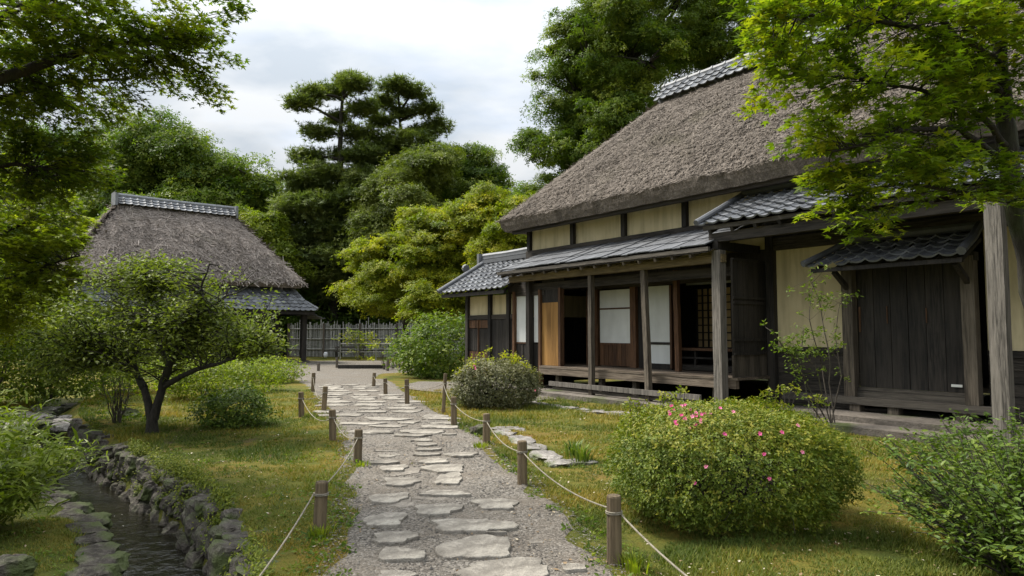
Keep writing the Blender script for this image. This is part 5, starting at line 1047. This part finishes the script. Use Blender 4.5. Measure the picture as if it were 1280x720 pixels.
# -- azaleas
def azalea(c, size, n, label, mat, leaf, seed):
    c = np.array([float(q) for q in c]); root = empty('azalea_bush', c); tag(root, label, 'azalea bush'); w, d, h = size; lm = MB(); tm = MB()
    m = n; dr = sphere_dir(m); dr[:, 2] = abs(dr[:, 2]) * rng.choice([1, 1, 1, -.7, -.5], m); rr = .72 + .28 * rng.random(m) ** .7
    lump = .82 + .34 * fbm(dr * 1.0, 3.0, seed, 3) + .10 * fbm(dr, 9, seed + 1, 2)
    e = 2.5; ndr = np.sign(dr) * abs(dr) ** (2 / e * 1.0); q = ndr * (rr * lump)[:, None] * np.array([w / 2, d / 2, h * .60]) + c + [0, 0, h * .42]; q = q[q[:, 2] > c[2] + .03]; dr = dr[:len(q)]
    out = (q - c - [0, 0, h * .3]); out /= np.linalg.norm(out, axis=1, keepdims=True)
    per = 5; pos = np.repeat(q, per, 0) + rng.normal(0, leaf * .42, (len(q) * per, 3)); oo = np.repeat(out, per, 0)
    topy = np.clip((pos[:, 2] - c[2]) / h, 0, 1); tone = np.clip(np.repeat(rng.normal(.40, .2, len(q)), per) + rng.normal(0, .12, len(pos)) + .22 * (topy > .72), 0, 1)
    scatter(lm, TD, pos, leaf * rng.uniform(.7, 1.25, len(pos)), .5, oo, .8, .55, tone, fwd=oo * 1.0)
    for i in range(70):
        dd = sphere_dir(1)[0]; dd[2] = abs(dd[2]) + .15; ee = c + dd / np.linalg.norm(dd) * np.array([w, d, h * 1.7]) * .45; b = limb(tm, c + rng.normal(0, .08, 3) * [1, 1, 0], ee, .013, .004, .1, 8, 5)
        for z in b[3:]: limb(tm, z, z + rng.normal(0, .1, 3), .004, .002, .1, 4, 3)
    build('stems', tm, M['barkdark'], root, loc=c); build('foliage', lm, M[mat], root, loc=c); return root, q, out
def flowers(root, pts, label='flower'):
    """a truss of funnel-shaped pink flowers at each point"""
    base = np.array(root.location)
    for q, n in pts:
        mb = MB()
        for k in range(max(1, int(n * .6))):
            p = np.array(q) + rng.normal(0, .020, 3); ax = p - base - [0, 0, .3]; ax[1] -= .5; ax[2] += .3; ax /= np.linalg.norm(ax); u = np.cross(ax, [.2, .1, 1]); u /= np.linalg.norm(u); v = np.cross(ax, u); tn = rng.random()
            for i in range(5):
                a = i * 1.2566 + rng.uniform(-.1, .1); dr_ = math.cos(a) * u + math.sin(a) * v; sd = -math.sin(a) * u + math.cos(a) * v; L = rng.uniform(.015, .022)
                mb.add([p, p + dr_ * L * .55 + sd * L * .38 + ax * L * .5, p + dr_ * L + ax * L * .42, p + dr_ * L * .55 - sd * L * .38 + ax * L * .5], [np.array([[0, 1, 2, 3]])], tn)
        build('flower', mb, M['petal'], root, loc=base)
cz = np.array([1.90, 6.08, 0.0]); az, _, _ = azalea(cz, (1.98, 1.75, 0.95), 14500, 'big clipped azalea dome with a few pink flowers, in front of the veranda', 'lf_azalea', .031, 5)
def on_dome(px, py):  # where the line of sight of the flower meets the dome
    r_ = ray(px, py); best = None
    for s_ in np.linspace(4.5, 8, 500):
        q = np.array([r_[0] * s_, r_[1] * s_, CAMZ + r_[2] * s_]); v = (q - cz - [0, 0, .40]) / np.array([1.02, .875, .57])
        if (abs(v) ** 2.5).sum() < 1.0: return q - r_ / np.linalg.norm(r_) * .012
    return cz + [0, 0, 1.03]
fl = [(850, 519, 3), (860, 524, 3), (840, 521, 2), (845, 511, 6), (853, 508, 5), (862, 512, 5), (873, 520, 5), (867, 531, 5), (874, 529, 6), (882, 516, 4), (845, 530, 4), (835, 514, 3), (898, 514, 2), (907, 541, 2), (914, 515, 2), (950, 549, 3), (953, 573, 1), (961, 597, 3), (884, 586, 2), (868, 606, 2), (1003, 567, 1), (976, 540, 3), (992, 530, 2)]
flowers(az, [(on_dome(a_, b_), n_) for a_, b_, n_ in fl if True])
c2 = G(620, 508); az2, q2, o2 = azalea(c2, (1.85, 1.5, .98), 3200, 'dusty brown-green azalea bush left of the veranda, behind the rope', 'lf_dry', .058, 9)
flowers(az2, [(P(594, 459, 13.2), 5), (P(668, 489, 13.2), 3)])
tm = MB(); lm = MB()
for i in range(34):
    a = rng.uniform(-1, 1); p = c2 + np.array([a * .85, rng.uniform(-.6, .3), .98 - .45 * a * a]); e = p + [rng.normal(0, .05), 0, rng.uniform(.06, .24)]; limb(tm, p - [0, 0, .2], e, .004, .002, .05, 5, 4); scatter(lm, TS, e + rng.normal(0, .035, (12, 3)), .06, .6, None, 0, .7, rng.uniform(.4, 1, 12)); build('new_shoot', lm, M['lf_lime'], az2, loc=c2); lm = MB()
tm = MB(); lm = MB()
for px, py, h_ in [(852, 500, .12), (984, 500, .13), (958, 502, .1), (800, 520, .14), (790, 515, .12), (1020, 505, .08), (828, 505, .1)]:
    p = P(px, py, 6.5); lm = MB()
    for k in range(5):
        e = p + [rng.normal(0, .05), rng.normal(0, .05), h_ * rng.uniform(.5, 1.1)]; limb(tm, p - [0, 0, .2], e, .004, .002, .05, 5, 4); scatter(lm, TS, e + rng.normal(0, .02, (9, 3)) - [0, 0, .02], .045, .8, None, 0, .6, rng.uniform(.4, 1, 9))
    build('new_shoot', lm, M['lf_azalea'], az, loc=cz)
build('shoot_stems', tm, M['bark'], az, loc=cz)
# -- right foreground shrub: arching leafy shoots
def shoots(name, c, w, d, h, n, leaf, mat, label, cat='shrub', nl=26, lean=.45, tpl=TS, stem='bark', r_=.007, group=None, y0=.25, wid=None, tone=.45):
    c = np.array([float(q) for q in c]); root = empty(name, c); tag(root, label, cat, group); tm = MB(); lm = MB()
    for i in range(n):
        a = rng.uniform(0, 6.28); rr = rng.random() ** .6; b0_ = c + [math.cos(a) * w * .28 * rr, math.sin(a) * d * .28 * rr, 0]; hh = h * rng.uniform(.35, 1.0) * (1 - .25 * rr)
        e = b0_ + [math.cos(a) * w * .5 * rr * lean * 1.6 + rng.normal(0, .06), math.sin(a) * d * .5 * rr * lean * 1.6, hh]; b = limb(tm, b0_, e, r_, r_ * .3, .1, 9, 4, .06); tn = rng.normal(tone, .15)
        idx = rng.uniform(y0 * 8, 8, nl); i0 = np.clip(idx.astype(int), 0, 7); f = (idx - i0)[:, None]; pos = b[i0] * (1 - f) + b[i0 + 1] * f + rng.normal(0, leaf * .35, (nl, 3)); od = rng.normal(0, 1, (nl, 3)) * [1, 1, .3] + [0, 0, .35]
        scatter(lm, tpl, pos, leaf * rng.uniform(.65, 1.2, nl), 1.1, None, 0, .45, np.clip(tn + rng.normal(0, .13, nl), 0, 1), fwd=od)
    build('stems', tm, M[stem], root, loc=c); build('foliage', lm, M[mat], root, loc=c); return root
shoots('leafy_shrub', (3.62, 4.7, 0), 1.5, 1.45, 1.06, 420, .05, 'lf_box', 'loose glossy-leaved shrub filling the bottom right corner', nl=52, lean=.62, y0=.04)
shoots('leafy_shrub', (4.75, 5.9, 0), 1.6, 1.5, 1.08, 220, .055, 'lf_box', 'loose glossy shrub at the right edge under the square post', nl=42, lean=.6)
# sapling before the plaster wall
c = G(1040, 537); root = empty('sapling', c); tag(root, 'thin leggy sapling with sparse leaves before the cream wall', 'sapling'); tm = MB(); lm = MB(); Ds = c[1]
for pts in ([(1035, 535), (1028, 460), (1012, 400), (1018, 345)], [(1038, 535), (1005, 470), (985, 440), (965, 415)], [(1044, 535), (1052, 470), (1044, 420), (1050, 380), (1060, 372)], [(1040, 535), (1018, 455), (992, 445), (975, 430)], [(1042, 535), (1036, 440), (1024, 375), (1012, 350)], [(1040, 535), (1010, 500), (1000, 455), (1004, 410)]):
    pth = [P(x, y, Ds + rng.uniform(-.15, .15)) for x, y in pts]; pth[0] = c + rng.normal(0, .04, 3) * [1, 1, 0]; B_ = np.concatenate([limb(tm, pth[i], pth[i + 1], .013 - .003 * i, .010 - .003 * i, .04, 6, 5) for i in range(len(pth) - 1)])
    for k in range(18):
        q = B_[rng.integers(6, len(B_))]; e = q + rng.normal(0, .11, 3) + [0, 0, .05]; limb(tm, q, e, .004, .002, .1, 4, 3); scatter(lm, TS, e + rng.normal(0, .035, (9, 3)), .068, 1, None, 0, .5, np.clip(rng.normal(.5, .2, 9), 0, 1))
build('stems', tm, M['bark'], root, loc=c); build('foliage', lm, M['lf_mid'], root, loc=c)
# long-leaved plants at the left edge, grass tufts
TB = (np.array([[-.05, 0, 0], [.05, 0, 0], [.065, .45, .1], [-.065, .45, .1], [0, 1, -.12]]), [np.array([[0, 1, 2, 3]]), np.array([[3, 2, 4]])])
shoots('bamboo_grass', (*G(-55, 640)[:2], -.15), 1.3, 1.5, 1.1, 100, .19, 'lf_sasa', 'tall long-leaved bamboo grass crowding the left edge above the stream', 'plant', nl=26, tpl=TB, lean=.5, stem='lf_sasa')
shoots('bamboo_grass', (*G(-75, 590)[:2], -.1), 1.6, 1.5, 1.25, 100, .17, 'lf_sasa', 'taller long-leaved clump behind, on the left edge', 'plant', nl=26, tpl=TB, lean=.5, stem='lf_sasa')
shoots('bamboo_grass', (*G(52, 598, -.2)[:2], -.2), .7, .6, .62, 34, .16, 'lf_sasa', 'small long-leaved sprig leaning over the stream', 'plant', nl=18, tpl=TB, lean=.9, stem='lf_sasa')
def tuft(name, c, n, h, label, mat='grass', spread=.18, wd=.008, cat='grass tuft'):
    mb = MB(); c = np.array([float(q) for q in c])
    for i in range(n):
        a = rng.uniform(0, 6.28); d = np.array([math.cos(a), math.sin(a), 0]); s_ = np.array([-d[1], d[0], 0]) * wd; b = c + d * rng.uniform(0, spread * .4); L = h * rng.uniform(.5, 1); k = rng.uniform(.15, .8)
        p1 = b + d * L * .25 * k + [0, 0, L * .55]; p2 = b + d * L * .75 * k + [0, 0, L * (1 - .35 * k)]; mb.add([b - s_, b + s_, p1 + s_, p1 - s_, p2], [np.array([[0, 1, 2, 3]]), np.array([[3, 2, 4]])], rng.random())
    return tag(build(name, mb, M[mat], loc=c), label, cat)
tuft('iris_clump', G(728, 579), 50, .32, 'tuft of upright blade leaves between the kerb slabs and the azalea', 'lf_box', .35, .012, 'plant')
tuft('iris_clump', G(716, 572), 34, .3, 'smaller leafy tuft just left of the tall blade tuft', 'lf_box', .25, .012, 'plant')
for px, py, h_, lab in [(400, 672, .12, 'grass tuft at the foot of the nearest left post'), (792, 712, .14, 'grass tuft at the foot of the nearest right post'), (452, 583, .09, 'grass tuft at the foot of the second left post'), (600, 560, .12, 'small grass tuft beside the third right post')]:
    tuft('grass_tuft', G(px, py), 70, h_, lab, 'lf_yellow', .3, .005)

# ------------------------------------------------------------------ ground cover: short grass, moss, gravel stones, fallen leaves
def pts_in(n, x0, x1, y0, y1, bias=True):
    y = y0 * (y1 / y0) ** rng.random(n) if bias else rng.uniform(y0, y1, n); x = rng.uniform(-1, 1, n) * (y * 0.82 + .6); x = x[(x > x0) & (x < x1)] if False else x
    k = (x > x0) & (x < x1); return x[k], y[k]
x, y = pts_in(520000, -14, 9, 3.4, 19); ed = 0.06 * 0
sd, _ = stream_sd(x, y); qh = x * 0.804 + y * 0.594
nz_ = fbm(np.stack([x, y], -1), 1.3, 60); den = fbm(np.stack([x, y], -1), 4.0, 61)
k = ~in_path(x, y, -0.06 - 0.22 * np.abs(fbm(np.stack([x, y], -1), 3, 62) - .5)) & (qh < 10.7) & ((sd > .58) | (sd < -.52)) & (den > .40 - .25 * (nz_ > .5)) & ~((x > -.55) & in_path(x, y, 0))
x, y, nz_ = x[k], y[k], nz_[k]; print('grass', len(x)); n = len(x)
z = height(x, y); L = rng.uniform(.012, .042, n) * (1 + .9 * (nz_ > .56)) * np.clip(y / 9, .8, 1.5); a = rng.uniform(0, 6.28, n); w_ = rng.uniform(.0025, .0055, n) * np.clip(y / 6, 1, 2.4)
d = np.stack([np.cos(a), np.sin(a), a * 0], 1); s_ = np.stack([-np.sin(a), np.cos(a), a * 0], 1); b = np.stack([x, y, z - .004], 1); tip = b + d * (L * rng.uniform(.3, 1.3, n))[:, None]; tip[:, 2] += L
tone = np.clip(fbm(b, .9, 63) * 1.9 - .5 + rng.normal(0, .18, n), 0, 1)
mb = MB(); mb.add(np.stack([b - s_ * w_[:, None], b + s_ * w_[:, None], tip], 1).reshape(-1, 3), [np.arange(3 * n).reshape(-1, 3)], np.repeat(tone, 3)); tag(build('grass', mb, M['grass']), kind='stuff')
# weeds: small rosettes of broad leaves scattered in the moss and along the path's edge
x, y = pts_in(5200, -12, 8, 3.4, 17); sd, _ = stream_sd(x, y); ea, eb = path_edges(y); near = np.minimum(abs(x - ea), abs(x - eb)) < .3
k = ((fbm(np.stack([x, y], -1), 1.1, 95) > .54) | near) & (x * 0.804 + y * 0.594 < 10.8) & ((sd > .62) | (sd < -.6)) & ~in_path(x, y, -.12); x, y, near = x[k], y[k], near[k]; n = len(x)
c_ = np.stack([x, y, height(x, y) + .018], 1); off = rng.normal(0, .022, (n, 9, 3)) * [1, 1, .4]; mb = MB()
scatter(mb, TS, (c_[:, None] + off).reshape(-1, 3), np.repeat(rng.uniform(.018, .045, n) * (1 + .3 * near), 9) * rng.uniform(.6, 1.2, n * 9), .9, None, 0, .6, np.clip(np.repeat(rng.normal(.4, .25, n), 9), 0, 1), fwd=off.reshape(-1, 3) * 40); tag(build('weeds', mb, M['lf_mid']), kind='stuff')
# gravel: little stones over the near path
x, y = pts_in(150000, -6, 3, 3.3, 17); k = in_path(x, y, .12); x, y = x[k], y[k]; n = len(x); print('pebbles', n)
O = np.array([[1, 0, 0], [0, 1, 0], [-1, 0, 0], [0, -1, 0], [0, 0, .7], [0, 0, -.5]]); OF = np.array([[0, 1, 4], [1, 2, 4], [2, 3, 4], [3, 0, 4]])
sz = rng.gamma(3, .0024, n).clip(.003, .02) * np.clip(y / 6, .9, 1.8); v = O[None] * (1 + rng.normal(0, .25, (n, 6, 1))) * sz[:, None, None] * np.array([1, 1, .6]); a = rng.uniform(0, 6.28, n); ca, sa = np.cos(a)[:, None], np.sin(a)[:, None]
v = np.stack([v[..., 0] * ca - v[..., 1] * sa * .7, v[..., 0] * sa + v[..., 1] * ca * .7, v[..., 2]], -1) + np.stack([x, y, height(x, y) + .013], 1)[:, None]
mb = MB(); mb.add(v.reshape(-1, 3), [(OF[None] + (np.arange(n) * 6)[:, None, None]).reshape(-1, 3)], np.repeat(rng.beta(1.6, 1.8, n), 6)); tag(build('gravel', mb, M['pebble']), kind='stuff')
# fallen leaves and chaff
x, y = pts_in(11000, -12, 8, 3.3, 17); sd, _ = stream_sd(x, y); k = (abs(sd) > .75) & (x * 0.804 + y * 0.594 < 11) & (fbm(np.stack([x, y], -1), 1.5, 90) + .1 * ~in_path(x, y) > .5); x, y = x[k], y[k]; n = len(x)
mb = MB(); scatter(mb, TD, np.stack([x, y, height(x, y) + .018 + rng.uniform(0, .012, n)], 1), rng.gamma(3, .007, n).clip(.008, .05), 1.5, None, 0, .35); tag(build('fallen_leaves', mb, M['litter']), kind='stuff')
# moss and little ferns on the stream walls
n = 1500; s_ = rng.uniform(6.2, 15.5, n); ps = np.array([on_stream(a_, rng.uniform(.36, .58))[0] for a_ in s_]); keep = fbm(ps, 2.2, 70, 2) > .5; ps = ps[keep]; n = len(ps)
sd, _ = stream_sd(ps[:, 0], ps[:, 1]); zz = np.interp(sd, [.34, .45, .58], [-.40, -.18, .03]) + .07
mb = MB(); off = rng.normal(0, .035, (n, 26, 3)); scatter(mb, TS, (np.stack([ps[:, 0], ps[:, 1], zz], 1)[:, None] + off).reshape(-1, 3), rng.uniform(.018, .042, n * 26), .7, np.repeat(np.array([[-.6, -.5, .2]]), n * 26, 0), .7, .5); tag(build('moss', mb, M['moss']), kind='stuff')
